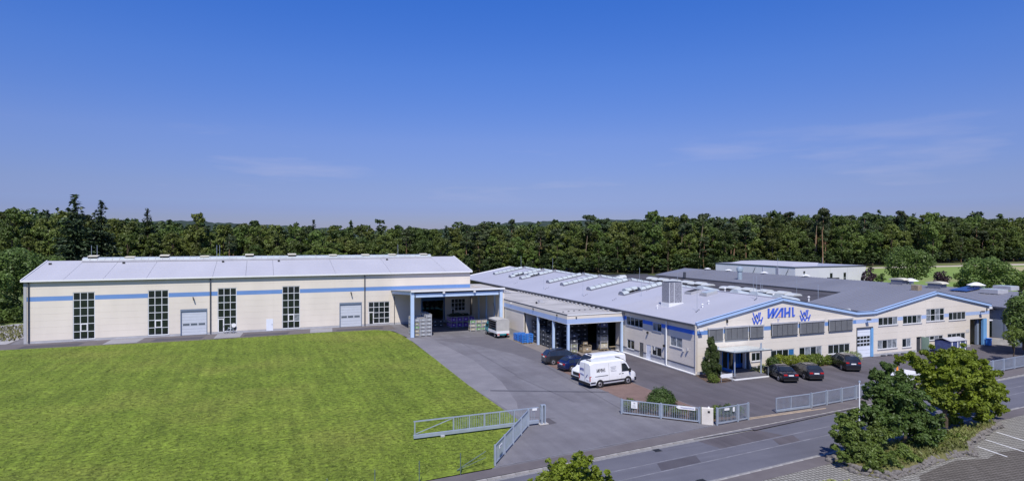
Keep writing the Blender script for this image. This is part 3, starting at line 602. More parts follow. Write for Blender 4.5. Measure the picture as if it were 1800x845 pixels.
# roof outlets
for x, y in ((38.3, 83.6), (40.0, 101.5)):
    b = MB(); b.box(x, x + 1.1, y, y + 1.0, 5.2, 5.34); b.box(x + .25, x + .85, y + .2, y + .8, 5.34, 5.62); b.build('roof_vent', PLINTH, shed)
    b = MB(); b.box(x - .5, x - .3, y - .2, y + 0, 5.2, 5.5); b.build('roof_bolt', LAMPD, shed)
for i in range(9): b = MB(); x, y, _ = G(990 + i * 9.5, 548.2 - i * 1.0, 5.25); b.cbox((x, y, 5.29), (.24, .12, .06)); b.build('roof_weight', LAMPD, shed)
bb = MB()
for y in np.arange(72, 104, 1.3): bb.cbox((43.3, y, 5.24), (.25, .3, .16))
bb.build('roof_clips', PLINTH, shed)
strip('shed_apron', (34.9, 69), (34.9, 91), 1.9, -.007, ground_mat('worn_apron', (.19, .165, .155), (.23, .205, .19), .9)[0])
sheet('shed_floor', [(35.85, 69.2), (44.1, 69.2), (44.1, 83.5), (35.85, 83.5)], -.003, MATS['worn_apron'])

# ================================================================== OFFICE AND WORKS BUILDING
OX, OY, OE = 44.2, 54.8, 5.45; AX, AZ = 56.47, 7.75; OX1 = 68.7; FX = 71.95; A2X, A2Z = 83.69, 7.59; OX2 = 95.0; ZF = 5.52
off = thing('office_building', 'cream gabled office and works building with blue lettering over the entrance', 'building', (OX, OY, 0))
F = Wall((0, OY, 0), (1, 0, 0), (0, -1, 0)); L = Wall((OX, 0, 0), (0, 1, 0), (-1, 0, 0))
fx = lambda px, py=590: P(1, OY, px, py)[0]; fz = lambda px, py: P(1, OY, px, py)[2]
fo = []; fw_ = []
def ow(x0, yt, yb, x1, nc, nr=1, **k):
    a0, a1 = fx(x0), fx(x1); z1, z0 = fz(x0, yt), fz(x0, yb); fo.append((a0, a1, z0, z1)); fw_.append((a0, a1, z0, z1, nc, nr, k)); return a0, a1, z0, z1
blinds = [(fx(x0), fx(x1), fz(x0, yb), fz(x0, yt)) for x0, yt, yb, x1 in ((1244, 578.5, 597.5, 1270), (1273.6, 576, 596, 1314.3), (1316.5, 573.5, 593, 1341), (1355, 569.5, 590, 1401), (1405, 567, 586, 1448), (1455.7, 563, 581.5, 1497.5))]
for q_ in blinds: fo.append(q_)
cur = lambda *on: (lambda i, j: GLASSC if i in on else GLASS)
ow(1321, 619.5, 635, 1337, 2)
ow(1355, 615.6, 636, 1396.6, 4, glass=lambda i, j: GLASSB if i == 3 else GLASS); ow(1405, 610.5, 630, 1445, 4, glass=cur(1, 3)); ow(1455.7, 606, 622.5, 1494, 4)
ow(1544, 558, 572.5, 1578, 4, glass=cur(3)); ow(1587, 555, 569.5, 1620, 4, glass=cur(3)); ow(1628, 543, 565, 1660, 4, 2, glass=cur(0, 2)); ow(1667.6, 549, 563, 1697.5, 4)
ow(1542.6, 598, 614, 1577, 4, glass=cur(0, 2, 3)); ow(1586, 595, 610.5, 1601.5, 2, glass=cur(1)); ow(1627, 591, 598.5, 1658, 4, glass=cur(0, 2)); ow(1665.6, 586.5, 601, 1697, 4)
sdr = (fx(1506), fx(1534.5), .0, fz(1506, 577)); bdr = (fx(1705), fx(1734), .0, fz(1705, 561)); gdr = (fx(1611), fx(1620), 0, fz(1611, 592)); edr = (fx(1272.5), fx(1312), 0, 2.55)
for q_ in (sdr, bdr, gdr, edr): fo.append((q_[0], q_[1], -.5, q_[3]))
bz0, bz1 = fz(1232, 588.5), fz(1232, 581)   # blue band
rows = [.30, 1.15, 2.0, 2.85, bz0 - .85 if bz0 - .85 > 3.2 else 3.5, bz0, bz1, bz1 + .9, bz1 + 1.8, 8.0]
def hp_line(x0, z0, x1, z1):    # keep below the line
    dx, dz = x1 - x0, z1 - z0; return (-dz, dx, -dz * x0 + dx * z0)
up1, dn1 = hp_line(OX, OE, AX, AZ), hp_line(AX, AZ, OX1, ZF); up2, dn2 = hp_line(FX, ZF, A2X, A2Z), hp_line(A2X, A2Z, OX2, OE)
F.panels(off, [OX, fx(1346.5), fx(1420), OX1], rows, fo, [up1, dn1], special={5: ('blue_stripe_panel', BLUEBAND)})
F.panels(off, [OX1, FX], rows[:8] , fo, [(0, 1, ZF)], special={5: ('blue_stripe_panel', BANDPALE)})
F.panels(off, [FX, fx(1627), OX2], rows, fo, [up2, dn2], special={5: ('blue_stripe_panel', BANDPALE)})
F.panels(off, [OX + .06, OX2], [-.05, .28], fo, name='plinth', m=PLINTH, gap=0, th=.30, core=False, proud=.05)
for a0, a1, z0, z1, nc, nr, k_ in fw_: F.window(off, a0, a1, z0, z1, nc, nr, fr=.07, rec=.03, **k_)
# slatted sun blinds in front of the upper windows
for a0, a1, z0, z1 in blinds:
    b = MB(); F.rect(b, a0, a1, z0, z1, -.12, -.08); w = b.build('blind_window', GLASS, off)
    b = MB(); F.rect(b, a0 - .05, a1 + .05, z1 - .02, z1 + .16, .0, .20); b.build('blind_box', PLINTH, w)
    ns = 14; bb = MB()
    for j in range(ns):
        z = z0 + (z1 - z0 - .05) * (j + .5) / ns; bb.prism([F.pt(a0 + .03, z - .03, .15), F.pt(a0 + .03, z + .035, .07), F.pt(a0 + .03, z + .042, .075), F.pt(a0 + .03, z - .022, .155)], (a1 - a0 - .06, 0, 0))
    bb.build('blind_slats', BLIND, w)['kind'] = 'stuff'
    b = MB(); F.rect(b, a0, a1, z0 - .06, z0 + .01, .05, .18); b.build('bottom_rail', STEELDK, w)
    n_ = max(2, round((a1 - a0) / .9))
    for j in range(n_ + 1): b = MB(); x = a0 + .03 + (a1 - a0 - .06) * j / n_; F.rect(b, x - .015, x + .015, z0 - .05, z1 + .1, .16, .18); b.build('guide_rail', STEELFR if j in (0, n_) else STEELDK, w)
# sectional glazed door
a0, a1, z0, z1 = sdr; d = thing('glazed_door', None, None, (0, 0, 0)); d.parent = off; d.location = (a0 - OX, 0, 0); WL[d.name] = np.array((a0, OY, 0))
nb = 8
for j in range(nb):
    za, zb_ = .02 + j * (z1 - .1) / nb, .02 + (j + 1) * (z1 - .1) / nb - .02
    b = MB(); F.rect(b, a0 + .08, a1 - .38, za, zb_, -.16, -.10); b.build('door_section', DOORW, d)
    if 3 <= j <= 5:
        for i in range(4):
            c0 = a0 + .14 + i * (a1 - a0 - .56) / 4; b = MB(); F.rect(b, c0 + .04, c0 + (a1 - a0 - .56) / 4 - .04, za + .07, zb_ - .05, -.099, -.09); b.build('pane', GLASS, d)
b = MB(); F.rect(b, a0 - .06, a0 + .08, .02, z1 + .1, -.2, .03); F.rect(b, a0 + .08, a1, z1 - .08, z1 + .1, -.2, .03); b.build('door_frame', STEELDK, off)
b = MB(); F.rect(b, a1 - .36, a1 + .02, .02, z1 - .08, -.2, .06); b.build('blue_jamb', mat('jamb_blue', (.16, .36, .62), .5, .05), off)
# tall open doorway at the right end
a0, a1, z0, z1 = bdr
b = MB(); F.rect(b, a1 - .75, a1, .02, z1 - .05, -.25, .05); b.build('blue_jamb', MATS['jamb_blue'], off)
b = MB(); F.rect(b, a1 - 1.25, a1 - .8, .02, z1 - .05, -.8, -.5); b.build('inner_column', BLUEWALL, off)
b = MB(); F.rect(b, a0 + .02, a1 - .8, z1 * .42, z1 - .02, -3.2, -3.0); b.build('strip_curtain', mat('curtain_strips', (.20, .26, .30), .4, .3, 3, streak=(4, 4, .1)), off)
for i in range(1, 5): b = MB(); x = a0 + i * .85; F.rect(b, x, x + .05, z1 * .42, z1 - .02, -2.98, -2.94); b.build('curtain_edge', STEELDK, off)
# green door standing open
a0, a1, z0, z1 = gdr; b = MB(); F.rect(b, a0, a1, .02, z1, -.28, -.2); b.build('doorway_dark', DARKIN, off)
b = MB(); b.box(a1 - .03, a1 + .03, OY - 1.0, OY - .02, .05, z1); b.build('open_door', mat('door_sage', (.24, .34, .27), .6, .05), off)
# band at corner, lamps
for p, q_, sx_ in ((1229.5, 581, 0), (1523.6, 562, 1), (1723, 548, 1)):
    x, _, z = P(1, OY, p, q_); b = MB(); b.bar((x, OY, z), (x, OY - .4, z + .15), .08); b.cbox((x - .15, OY - .45, z + .12), (.5, .22, .16)); b.build('wall_lamp', WHITE if not sx_ else LAMPD, off)
b = MB(); b.cbox((fx(1277), OY - .12, fz(1277, 564)), (.12, .2, .35)); b.build('wall_camera', LAMPD, off)
b = MB(); b.bar((fx(1733.5), OY - .1, fz(1733, 546)), (fx(1733.5), OY - .1, fz(1733, 540)), .08); b.build('small_lamp', LAMPD, off)
b = MB(); b.cbox((fx(1700.5), OY - .02, fz(1700, 581)), (.7, .03, .45)); b.build('notice', mat('notice_grey', (.5, .5, .5), .6, .1), off)
# coping along the gables
for p, q_ in (((OX - .1, OE), (AX, AZ)), ((AX, AZ), (OX1 + .02, ZF)), ((OX1 + .03, ZF), (FX - .02, ZF)), ((FX, ZF), (A2X, A2Z)), ((A2X, A2Z), (OX2 + .1, OE))):
    b = MB(); b.bar((p[0], OY - .06, p[1] + .10), (q_[0], OY - .06, q_[1] + .10), .34, .36); b.build('coping', COPING, off)
    b = MB(); b.bar((p[0], OY - .24, p[1] + .27), (q_[0], OY - .24, q_[1] + .27), .04, .05); b.build('coping_edge', STEELDK, off)
# west wall
lo_ = []; lw = []
def lwn(x0, yt, yb, x1, nc, **k):
    p_, q_, r_ = P(0, OX, x0, yt), P(0, OX, x0, yb), P(0, OX, x1, yt); lo_.append((r_[1], p_[1], q_[2], p_[2])); lw.append((r_[1], p_[1], q_[2], p_[2], nc, k))
lwn(1101, 554.6, 570, 1130, 4); lwn(1147, 565.4, 580, 1162.8, 2, glass=cur(1)); lwn(1178, 589, 606.5, 1199.2, 2, glass=cur(0, 1)); lwn(1102, 595, 610.8, 1115, 2); lwn(1145.7, 607, 623, 1162.8, 2)
ld = []
for x0, yt, x1 in ((1124, 600.8, 1131), (1136, 604.6, 1144)):
    p_, r_ = P(0, OX, x0, yt), P(0, OX, x1, yt); ld.append((r_[1], p_[1], .02, p_[2])); lo_.append((r_[1], p_[1], -.5, p_[2]))
lb0, lb1 = P(0, OX, 1131.5, 567.6)[2], P(0, OX, 1131.5, 561.4)[2]
ycol = [OY + .14, P(0, OX, 1174, 600)[1], 71.5]
L.panels(off, ycol, [.75, 1.6, 2.6, 3.6, bz0, bz1, OE - .06], lo_, special={4: ('blue_stripe_panel', mat('royal_stripe', (.035, .17, .70), .6, .05))})
b = MB(); L.rect(b, 71.5, 126, 4.6, OE - .05, -.3, 0); b.build('clerestory_wall', PLINTH, off)
L.panels(off, [OY + .14, 71.5], [-.05, .68], lo_, name='plinth', m=PLINTH, gap=0, th=.30, core=False, proud=.02)
L.panels(off, [OY + .14, 71.5], [.68, .74], lo_, name='plinth_rail', m=STEELDK, gap=0, th=.30, core=False, proud=.06)
b = MB(); L.cells(b, OY, 71.0, -.02, .06, [], [], .03, .35); b.build('kerb_strip', WHITE, off)
for a0, a1, z0, z1, nc, k_ in lw: L.window(off, a0, a1, z0, z1, nc, 1, fr=.07, rec=.03, **k_)
for (a0, a1, z0, z1), m_ in zip(ld, (DOORG, DOORW)):
    b = MB(); L.rect(b, a0, a1, z0, z1, -.1, -.03); d = b.build('side_door', m_, off); b = MB(); b.cbox(L.pt(a0 + .12, 1.05, .0), (.08, .12, .05)); b.build('handle', LAMPD, d)
b = MB(); b.cbox(L.pt(P(0, OX, 1151, 617)[1], 1.6, .05) + 0, (.03, .3, .4)); b.build('paper_notice', WHITE, off)
for p in (1174,):
    y = P(0, OX, p, 600)[1]; b = MB(); b.tube((OX - .22, y, .1), (OX - .22, y, OE - .1), .09); b.tube((OX - .22, y, OE - .1), (OX - .42, y, OE - .02), .09); b.build('downpipe', WHITE, off)
for p, q_ in ((1139.5, 584), (1168.5, 607), (1202, 615), (1210, 614)):
    _, y, z = P(0, OX, p, q_); b = MB(); b.cbox((OX - .12, y, z), (.22, .14, .26)); b.build('wall_lamp', LAMPD if p in (1139.5, 1168.5) else PLINTH, off)
b = MB(); b.box(OX - .14, OX + .06, OY + .0, OY + .13, 0.02, OE - .1); b.build('corner_post', CREAM, off)
# roofs
def oz(x): return OE + .05 + (AZ - OE) * (x - OX) / (AX - OX)
def sl(name, par, m_, p, q_, r_, s__, th=.10):
    b = MB(); b.prism([p, q_, r_, s__], (0, 0, th)); return b.build(name, m_, par)
YB = 128.5
ys = [OY + .12, 72.0, 92, 110, YB]
for i in range(4):
    sl('roof_panel', off, ROOFL, (OX - .35, ys[i] + .01, oz(OX - .35)), (AX, ys[i] + .01, oz(AX)), (AX, ys[i + 1] - .01, oz(AX)), (OX - .35, ys[i + 1] - .01, oz(OX - .35)))
    sl('roof_panel', off, ROOFL, (AX, ys[i] + .01, oz(AX)), (OX1, ys[i] + .01, ZF - .1), (OX1, ys[i + 1] - .01, ZF - .1), (AX, ys[i + 1] - .01, oz(AX)))
sl('roof_panel', off, ROOFL, (OX - .35, YB, oz(OX - .35) + .03), (AX, YB, oz(AX) + .03), (AX, 140.2, oz(AX) + .03), (OX - .35, 140.2, oz(OX - .35) + .03))
sl('roof_panel', off, ROOFL, (AX, YB, oz(AX) + .03), (OX1, YB, ZF - .1), (OX1, 140.2, ZF - .1), (AX, 140.2, oz(AX) + .03))
b = MB(); b.bar((OX - .4, 140.3, oz(OX - .4) + .12), (AX, 140.3, oz(AX) + .14), .25, .3); b.bar((AX, 140.3, oz(AX) + .14), (OX1, 140.3, ZF), .25, .3); b.build('rear_verge', WHITE, off)
b = MB()
for x in np.arange(OX, AX - .2, .0 + 1.0): pass
for y in np.arange(OY + .6, 71.8, .33): b.bar((OX - .3, y, oz(OX - .3) + .112), (AX, y, oz(AX) + .112), .05, .035)
b.build('roof_ribs', ROOFL, off)['kind'] = 'stuff'
b = MB(); b.box(OX - .52, OX - .36, OY - .1, YB, OE - .12, OE + .10); b.build('gutter', STEELDK, off); b = MB(); b.box(OX - .36, OX - .02, OY + .1, 71.4, OE - .12, OE - .06); b.build('eave_soffit', PLINTH, off)
b = MB(); b.box(AX - .2, AX + .2, OY + .1, 140, oz(AX) + .09, oz(AX) + .16); b.build('ridge_cap', ROOFL, off)
b = MB(); b.box(OX + .3, OX1 - .3, 140.0, 140.2, 0, ZF - .1); b.build('rear_wall', CREAM, off)
for i, (x, y, sk) in enumerate(((49.3, 132.0, ()), (49.1, 121.8, (1, 2)), (49.1, 116.0, (2, 3)), (49.4, 103.6, ()), (49.2, 97.4, ()), (49.1, 87.6, ()), (49.2, 78.0, (1, 2)))):
    barrel_light(off, (x, y, oz(x) + .14), (AX - .3, y, oz(AX - .3) + .14), .72, .50, 7, skip=sk)
    barrel_light(off, (AX + .3, y, oz(AX) + .10), (64, y, oz(AX) - (AX + 0 - AX) - (64 - AX) * (AZ - ZF) / (OX1 - AX) + .16), .72, .50, 6)
for (x, y, op) in ((54.5, 68.2, 1), (54.6, 65.2, 0)):
    b = MB(); b.prism([(x - 1.0, y - .7, oz(x - 1) + .1), (x + .8, y - .7, oz(x + .8) + .1), (x + .8, y + .7, oz(x + .8) + .1), (x - 1, y + .7, oz(x - 1) + .1)], (0, 0, .34)); h_ = b.build('skylight', PLINTH, off)
    b = MB(); b.prism([(x - .9, y - .6, oz(x - .9) + .445), (x + .7, y - .6, oz(x + .7) + .445), (x + .7, y + .6, oz(x + .7) + .445), (x - .9, y + .6, oz(x - .9) + .445)], (0, 0, .12 if not op else .02)); b.build('pane', POLYC if not op else DARKIN, h_)
for y in (62.0, 65.5, 58.0, 72.5): b = MB(); barrel(b, (59, y, 7.5), (62, y, 6.9), .9, .62); b.build('rooflight', POLYC, off)
# perforated flue housing
x, y = 47.75, 65.2; h_ = thing('flue_housing', None, None, (0, 0, 0)); h_.parent = off; h_.location = (x - OX, y - OY, 0); WL[h_.name] = np.array((x, y, 0))
b = MB(); b.box(x - .1, x + 2.15, y - .75, y + .95, 5.9, 6.75); b.build('base', WHITE, h_)
PERF = mat('perforated_sheet', (.30, .30, .33), .5, .45, 9, detail=1, metal=.3)
b = MB(); b.box(x, x + 2.0, y - .65, y + .85, 6.2, 9.35); b.build('casing', PERF, h_)
for u0 in (x + .03, x + .78, x + 1.97): b = MB(); b.box(u0 - .03, u0 + .03, y - .69, y - .655, 6.76, 9.34); b.build('casing_rib', STEELFR, h_)
b = MB(); b.box(x + .05, x + 1.95, y - .6, y + .8, 9.353, 9.42); b.build('top_frame', STEELDK, h_)
for x, y in ((46.5, 65.3), (49.5, 60.3), (51.0, 61.0)): b = MB(); z = oz(x) + .1; b.tube((x, y, z), (x, y, z + .35), .09); b.tube((x, y, z + .35), (x, y, z + .45), .16, .05); b.build('vent_pipe', WHITE, off)
bb = []
for x, y in ((46.0, 112), (46.2, 98), (46.2, 84), (46.5, 76), (52, 88), (47.5, 59), (54.5, 57), (53.5, 101), (52.6, 76.5)):
    for k_ in range(3): b = MB(); xx_, yy_ = x + k_ * .45, y + k_ * .3; b.cbox((xx_, yy_, oz(xx_) + .17), (.10, .08, .06)); b.build('conductor_clip', LAMPD, off)
for x, y, h in ((46.0, 98.2, 2.6), (46.2, 84.3, 2.6), (47.8, 59.2, 3.2), (54.8, 57.0, 3.0), (56.4, 133, 3.0), (56.4, 116, 3.0), (56.4, 84, 2.4), (50, 74, 2.6)):
    b = MB(); b.tube((x, y, oz(x)), (x, y, oz(x) + h), .022, n=5); b.build('lightning_rod', STEEL, off)

# second gable roof (grey standing seam)
YG = 66.0
sl('roof_panel', off, ROOFG, (FX - .3, OY + .12, ZF - .05), (A2X, OY + .12, A2Z + .02), (A2X, YG, A2Z + .02), (FX - .3, YG, ZF - .05))
sl('roof_panel', off, ROOFG, (A2X, OY + .12, A2Z + .02), (OX2 + .2, OY + .12, OE - .05), (OX2 + .2, YG, OE - .05), (A2X, YG, A2Z + .02))
b = MB()
for y in np.arange(OY + .9, YG, .62): b.bar((FX - .3, y, ZF + .065), (A2X, y, A2Z + .135), .05, .06); b.bar((OX2 + .2, y, OE + .065), (A2X, y, A2Z + .135), .05, .06)
b.build('roof_seams', ROOFG, off)['kind'] = 'stuff'
b = MB(); b.box(OX2 - .3, OX2 - .004, OY + .14, YG, 0, OE - .1); b.build('east_wall', CREAM, off)
b = MB(); b.prism([(FX + .2, YG - .02, 5.0), (OX2, YG - .02, 5.0), (OX2, YG - .02, OE - .1), (A2X, YG - .02, A2Z - .05), (FX + .2, YG - .02, ZF - .12)], (0, -.15, 0)); b.build('rear_gable', STEELDK, off)
# flat bitumen roof between
b = MB(); b.box(OX1 + .01, 98.5, OY + .35, YG - .2, 4.86, 4.98); b.box(OX1 + .01, 97.5, YG - .2, 141, 4.86, 5.0); b.build('flat_roof', ROOFDK, off)
b = MB(); b.box(OX1 + .03, 97.2, 140.9, 141.2, 0, 5.25); b.build('rear_parapet', STEELDK, off)
for x, y0, y1, n_ in ((84.5, 78.5, 97, 9), (86.0, 102, 124, 10)):
    for i in range(n_):
        ya = y0 + (y1 - y0) * i / n_; yb = y0 + (y1 - y0) * (i + 1) / n_ - .15; hi = i % 2
        b = MB(); barrel(b, (x, ya, 5.12 + .14 * hi), (x, yb, 5.12 + .14 * hi), 1.05, .42 + .06 * hi); b.build('roof_dome', mat('white_dome', (.52, .54, .53), .35, .06, 1), off)
for x, y in ((72.5, 71), (73, 76), (74, 118), (78, 121), (76.5, 126), (80.5, 129), (84, 133), (79, 136), (72.5, 58.5)):
    b = MB(); barrel(b, (x - .9, y, 5.05), (x + .9, y, 5.05), .9, .62); b.build('roof_dome', MATS['white_dome'], off)
for x, y in ((77.6, 77.0), (79.8, 72.0), (79, 90)): b = MB(); b.tube((x, y, 5), (x, y, 5.7), .12); b.tube((x, y, 5.7), (x, y, 5.85), .22, .1); b.build('vent_pipe', WHITE, off)
for x, y in ((80, 84), (82, 84), (88, 82), (75, 66), (76, 100), (70, 72)): b = MB(); b.tube((x, y, 5), (x, y, 8.2), .03, n=5); b.build('lightning_rod', STEEL, off)

# lettering over the entrance (traced on the wall plane, 5 cm thick)
def px_poly(pts, ox=1300, oy=510, sc=9.389): return [P(1, OY - .012, ox + a / sc, oy + c / sc) for a, c in pts]
def letter(polys, m_, name='sign_letter', d=.05):
    b = MB(); [b.prism(px_poly(p_), (0, -d, 0)) for p_ in polys]; return b.build(name, m_, off)
WORD = {'W': [[(462, 300), (492, 298), (489, 452), (462, 458)], [(489, 408), (545, 296), (576, 294), (489, 452)], [(549, 340), (576, 294), (552, 449), (522, 451)], [(546, 405), (612, 291), (645, 289), (552, 449)]],
        'A': [[(583, 446), (683, 288), (716, 286), (612, 445)], [(690, 300), (722, 286), (716, 440), (686, 442)]],
        'H': [[(738, 284), (765, 282), (762, 438), (735, 440)], [(764, 362), (804, 343), (808, 374), (764, 388)], [(812, 280), (838, 278), (833, 434), (806, 436)]],
        'L': [[(862, 276), (888, 275), (888, 404), (916, 398), (900, 430), (866, 433)]]}
for k_, v_ in WORD.items(): letter(v_, LETTER)
letter([[(668, 372), (640, 440), (676, 438), (679, 372)]], LETTERP, 'sign_accent', .03); letter([[(618, 462), (664, 458), (640, 520), (628, 522)]], mat('faded_blue', (.42, .42, .55), .6, .1), 'sign_accent', .02)
def thick(p, q_, w): d = np.array(q_, float) - np.array(p, float); n_ = np.array((-d[1], d[0])) / np.linalg.norm(d) * w / 2; p = np.array(p, float); q_ = np.array(q_, float); return [tuple(p - n_), tuple(q_ - n_), tuple(q_ + n_), tuple(p + n_)]
LOGO = [((220, 370), (252, 470)), ((252, 470), (278, 398)), ((278, 398), (296, 462)), ((296, 462), (318, 364)), ((343, 360), (316, 500)), ((210, 452), (240, 558)), ((240, 558), (264, 474)), ((264, 474), (292, 556)), ((292, 556), (316, 490)), ((316, 492), (362, 486)), ((380, 440), (345, 556))]
for dx, dy in ((0, 0), (785, -42)): letter([thick((p[0] + dx, p[1] + dy), (q_[0] + dx, q_[1] + dy), 15) for p, q_ in LOGO], LETTER, 'logo_emblem')
# ================================================================== GREY-ROOFED HALL AT THE BACK RIGHT
east = thing('grey_roof_building', 'long building with dark grey seamed metal roof behind the offices', 'building', (97, 50, 0))
EX, EZ, RX2, RZ2 = 97.0, 5.18, 110.0, 6.45; EY0, EY1 = 51.0, 135.0; RY1 = 141.5
sl('roof_panel', east, ROOFG, (EX - .3, EY0, EZ - .03), (RX2, EY0, RZ2), (RX2, RY1, RZ2), (EX - .3, EY1 + 2, EZ - .03), .12)
sl('roof_panel', east, ROOFG, (RX2, EY0, RZ2), (123, EY0, EZ), (123, RY1, EZ), (RX2, RY1, RZ2), .12)
b = MB()
for y in np.arange(EY0 + .3, EY1, .75): b.bar((EX - .3, y, EZ + .11), (RX2, y, RZ2 + .14), .06, .07)
b.build('roof_seams', ROOFG, east)['kind'] = 'stuff'
b = MB(); b.box(EX - .02, EX + .2, EY0, EY1, 0, EZ - .04); b.build('west_wall', BLUEWALL, east); b = MB(); b.prism([(EX + .2, EY0 + .3, 0), (123, EY0 + .3, 0), (123, EY0 + .3, EZ), (RX2, EY0 + .3, RZ2 - .05), (EX + .2, EY0 + .3, EZ - .03)], (0, .2, 0)); b.build('gable_wall', BLUEWALL, east)
b = MB(); b.box(EX - .48, EX - .3, EY0, EY1, EZ - .15, EZ + .06); b.build('gutter', STEELDK, east)
for y in np.arange(EY0 + 3, 66, 3.0): b = MB(); b.box(EX - .05, EX - .022, y, y + .06, 0, EZ - .2); b.build('wall_seam', STEELDK, east)
b = MB(); b.box(EX - 2.3, EX - .55, 55.2, 58.6, 3.25, 3.37); b.box(EX - 2.35, EX - 2.3, 55.1, 58.7, 3.1, 3.42); b.build('porch_roof', PURPLEW, east)
b = MB(); b.box(EX - .10, EX - .03, 55.6, 58.2, .9, 3.1); b.build('porch_glazing', GLASS, east)
for y in (55.3, 58.5): b = MB(); b.tube((EX - 2.2, y, 0), (EX - 2.2, y, 3.25), .06); b.build('porch_post', WHITE, east)
b = MB(); b.cbox((EX - 2.4, 55.2, 3.2), (.35, .35, .35)); b.build('porch_lamp', WHITE, east)
b = MB(); b.cbox((OX2 + .7, 55.2, 5.1), (.8, .3, .3)); b.build('wall_lamp', WHITE, off)
def onroof(px, py):
    d = ray(px, py); k = (RZ2 - EZ) / (RX2 - EX); t = (EZ + .1 - k * EX - CAMZ) / (d[2] - k * d[0]); return d * t + np.array((0, 0, CAMZ))
for px, py in ((1581, 499), (1647, 506)):
    q = onroof(px, py); b = MB(); b.cbox((q[0], q[1], q[2] + .35), (1.6, 2.2, .8)); v = b.build('roof_vent', ROOFG, east); b = MB(); barrel(b, (q[0] - .9, q[1], q[2] + .8), (q[0] + .9, q[1], q[2] + .8), 1.5, .35); b.build('vent_cap', HATCHY, east)
for px, py in ((1600.5, 498), (1716, 506)):
    q = onroof(px, py); b = MB(); b.tube((q[0], q[1], q[2]), (q[0], q[1], q[2] + .5), .5); b.tube((q[0], q[1], q[2] + .5), (q[0], q[1], q[2] + .95), 1.35, .3, n=12); b.build('vent_cap', WHITE, east)
q = onroof(1611, 510); b = MB(); b.cbox((q[0], q[1], q[2] + .4), (1.0, 1.2, 1.0)); b.build('chimney', WOOD, east)
for px, py, w_ in ((1747, 515, 1.3), (1768, 509, 1.1)):
    q = onroof(px, py); b = MB(); b.cbox((q[0], q[1], q[2] + .3), (2 * w_, 2.6, .6)); v = b.build('skylight', PLINTH, east); b = MB(); b.cbox((q[0], q[1], q[2] + .63), (2 * w_ - .1, 2.5, .06)); b.build('pane', POLYC, v)
k = (RZ2 - EZ) / (RX2 - EX)
c = [onroof(*p) for p in ((1660, 513), (1692, 515.5), (1706, 508), (1676, 506.5))]
x0 = min(p[0] for p in c) + 1.0; x1 = x0 + 5.0; y0 = c[1][1]; y1 = c[0][1]
for i in range(3):
    for j in range(5):
        xa, xb = x0 + (x1 - x0) * i / 3 + .03, x0 + (x1 - x0) * (i + 1) / 3 - .03; ya, yb = y0 + (y1 - y0) * j / 5 + .03, y0 + (y1 - y0) * (j + 1) / 5 - .03
        zf = lambda x: EZ + .3 + k * (x - EX); b = MB(); b.prism([(xa, ya, zf(xa)), (xb, ya, zf(xb)), (xb, yb, zf(xb)), (xa, yb, zf(xa))], (0, 0, .06)); b.build('solar_panel', SOLAR, east)
# metal exhaust
q = onroof(1300.5, 491); e_ = thing('exhaust_stack', None, None, tuple(q)); e_.parent = east; e_.location = q - WL[east.name]
b = MB(); x, y, z = q; b.tube((x, y, z - .2), (x, y, z + 1.7), .50, n=14); b.tube((x, y, z + 1.7), (x, y, z + 1.95), .50, .72, n=14); b.tube((x, y, z + 1.95), (x, y, z + 2.6), .72, n=14); b.tube((x, y, z + 2.6), (x, y, z + 2.9), .72, .35, n=14); b.build('stack', mat('bright_zinc', (.50, .60, .64), .3, .08, metal=.5), e_)
for y in (100, 112, 124, 132): b = MB(); b.tube((RX2, y, RZ2), (RX2, y, RZ2 + .35), .35); b.tube((RX2, y, RZ2 + .35), (RX2, y, RZ2 + .6), .95, .2, n=12); b.build('vent_cap', WHITE, east)
b = MB(); q = onroof(1203, 488); b.bar((q[0], q[1], q[2]), (q[0] + .1, q[1], q[2] + 1.4), .5, .5); b.build('flue', STEELDK, east)

# ---- pale industrial block further back
pal = thing('pale_industrial_hall', 'pale lavender flat-roofed hall with two dark window slits at far right', 'building', (140, 131, 0))
PX0, PY0, PZ = 140.0, 131.0, 6.5; PX1 = P(1, PY0, 1522, 480)[0]; PY1 = P(0, PX0, 1258, 470)[1]
PW = Wall((0, PY0, 0), (1, 0, 0), (0, -1, 0)); pf = lambda px, py: P(1, PY0, px, py)
po = [(pf(1458.6, 480)[0], pf(1464.2, 480)[0], 1.8, pf(1460, 479.5)[2]), (pf(1482.5, 480)[0], pf(1487.8, 480)[0], 1.8, pf(1484, 478.5)[2])]
PW.panels(pal, [PX0, pf(1466, 480)[0] - 1.5, pf(1489.5, 480)[0], PX1], [0, PZ], po, m=mat('white_sheet', (.60, .60, .63), .6, .03, .3), mc=PURPLEW, gap=.06)
for o_ in po: PW.window(pal, *o_, 1, 2, fr=.1, rec=.03, sill=False)
b = MB(); b.box(PX0, PX0 + .3, PY0 + .31, PY1, 0, PZ); b.build('side_wall', PURPLEW, pal)
for y in (PY0 + 6, PY0 + 12): b = MB(); b.box(PX0 - .12, PX0 - .003, y, y + (.9 if y < PY0 + 8 else .1), 0, PZ); b.build('wall_pier', mat('pier_lilac', (.36, .36, .46), .6, .05), pal)
for y in (PY0 + 2.2, PY0 + 15): b = MB(); b.bar((PX0 - .2, y, PZ - .4), (PX0 - .2, y + 1.5, PZ - 3.0), .09); b.build('drain_pipe', STEELDK, pal)
b = MB(); b.box(PX0 - .04, PX1 + .05, PY0 - .04, PY1 + .2, PZ + .003, PZ + .28); b.build('roof', mat('pale_roof', (.34, .36, .42), .5, .06), pal)
b = MB(); b.box(PX0 - .09, PX0 - .045, PY0 - .09, PY1 + .2, PZ + .0, PZ + .3); b.box(PX0 - .04, PX1 + .05, PY0 - .09, PY0 - .045, PZ, PZ + .3); b.build('fascia', STEELDK, pal)
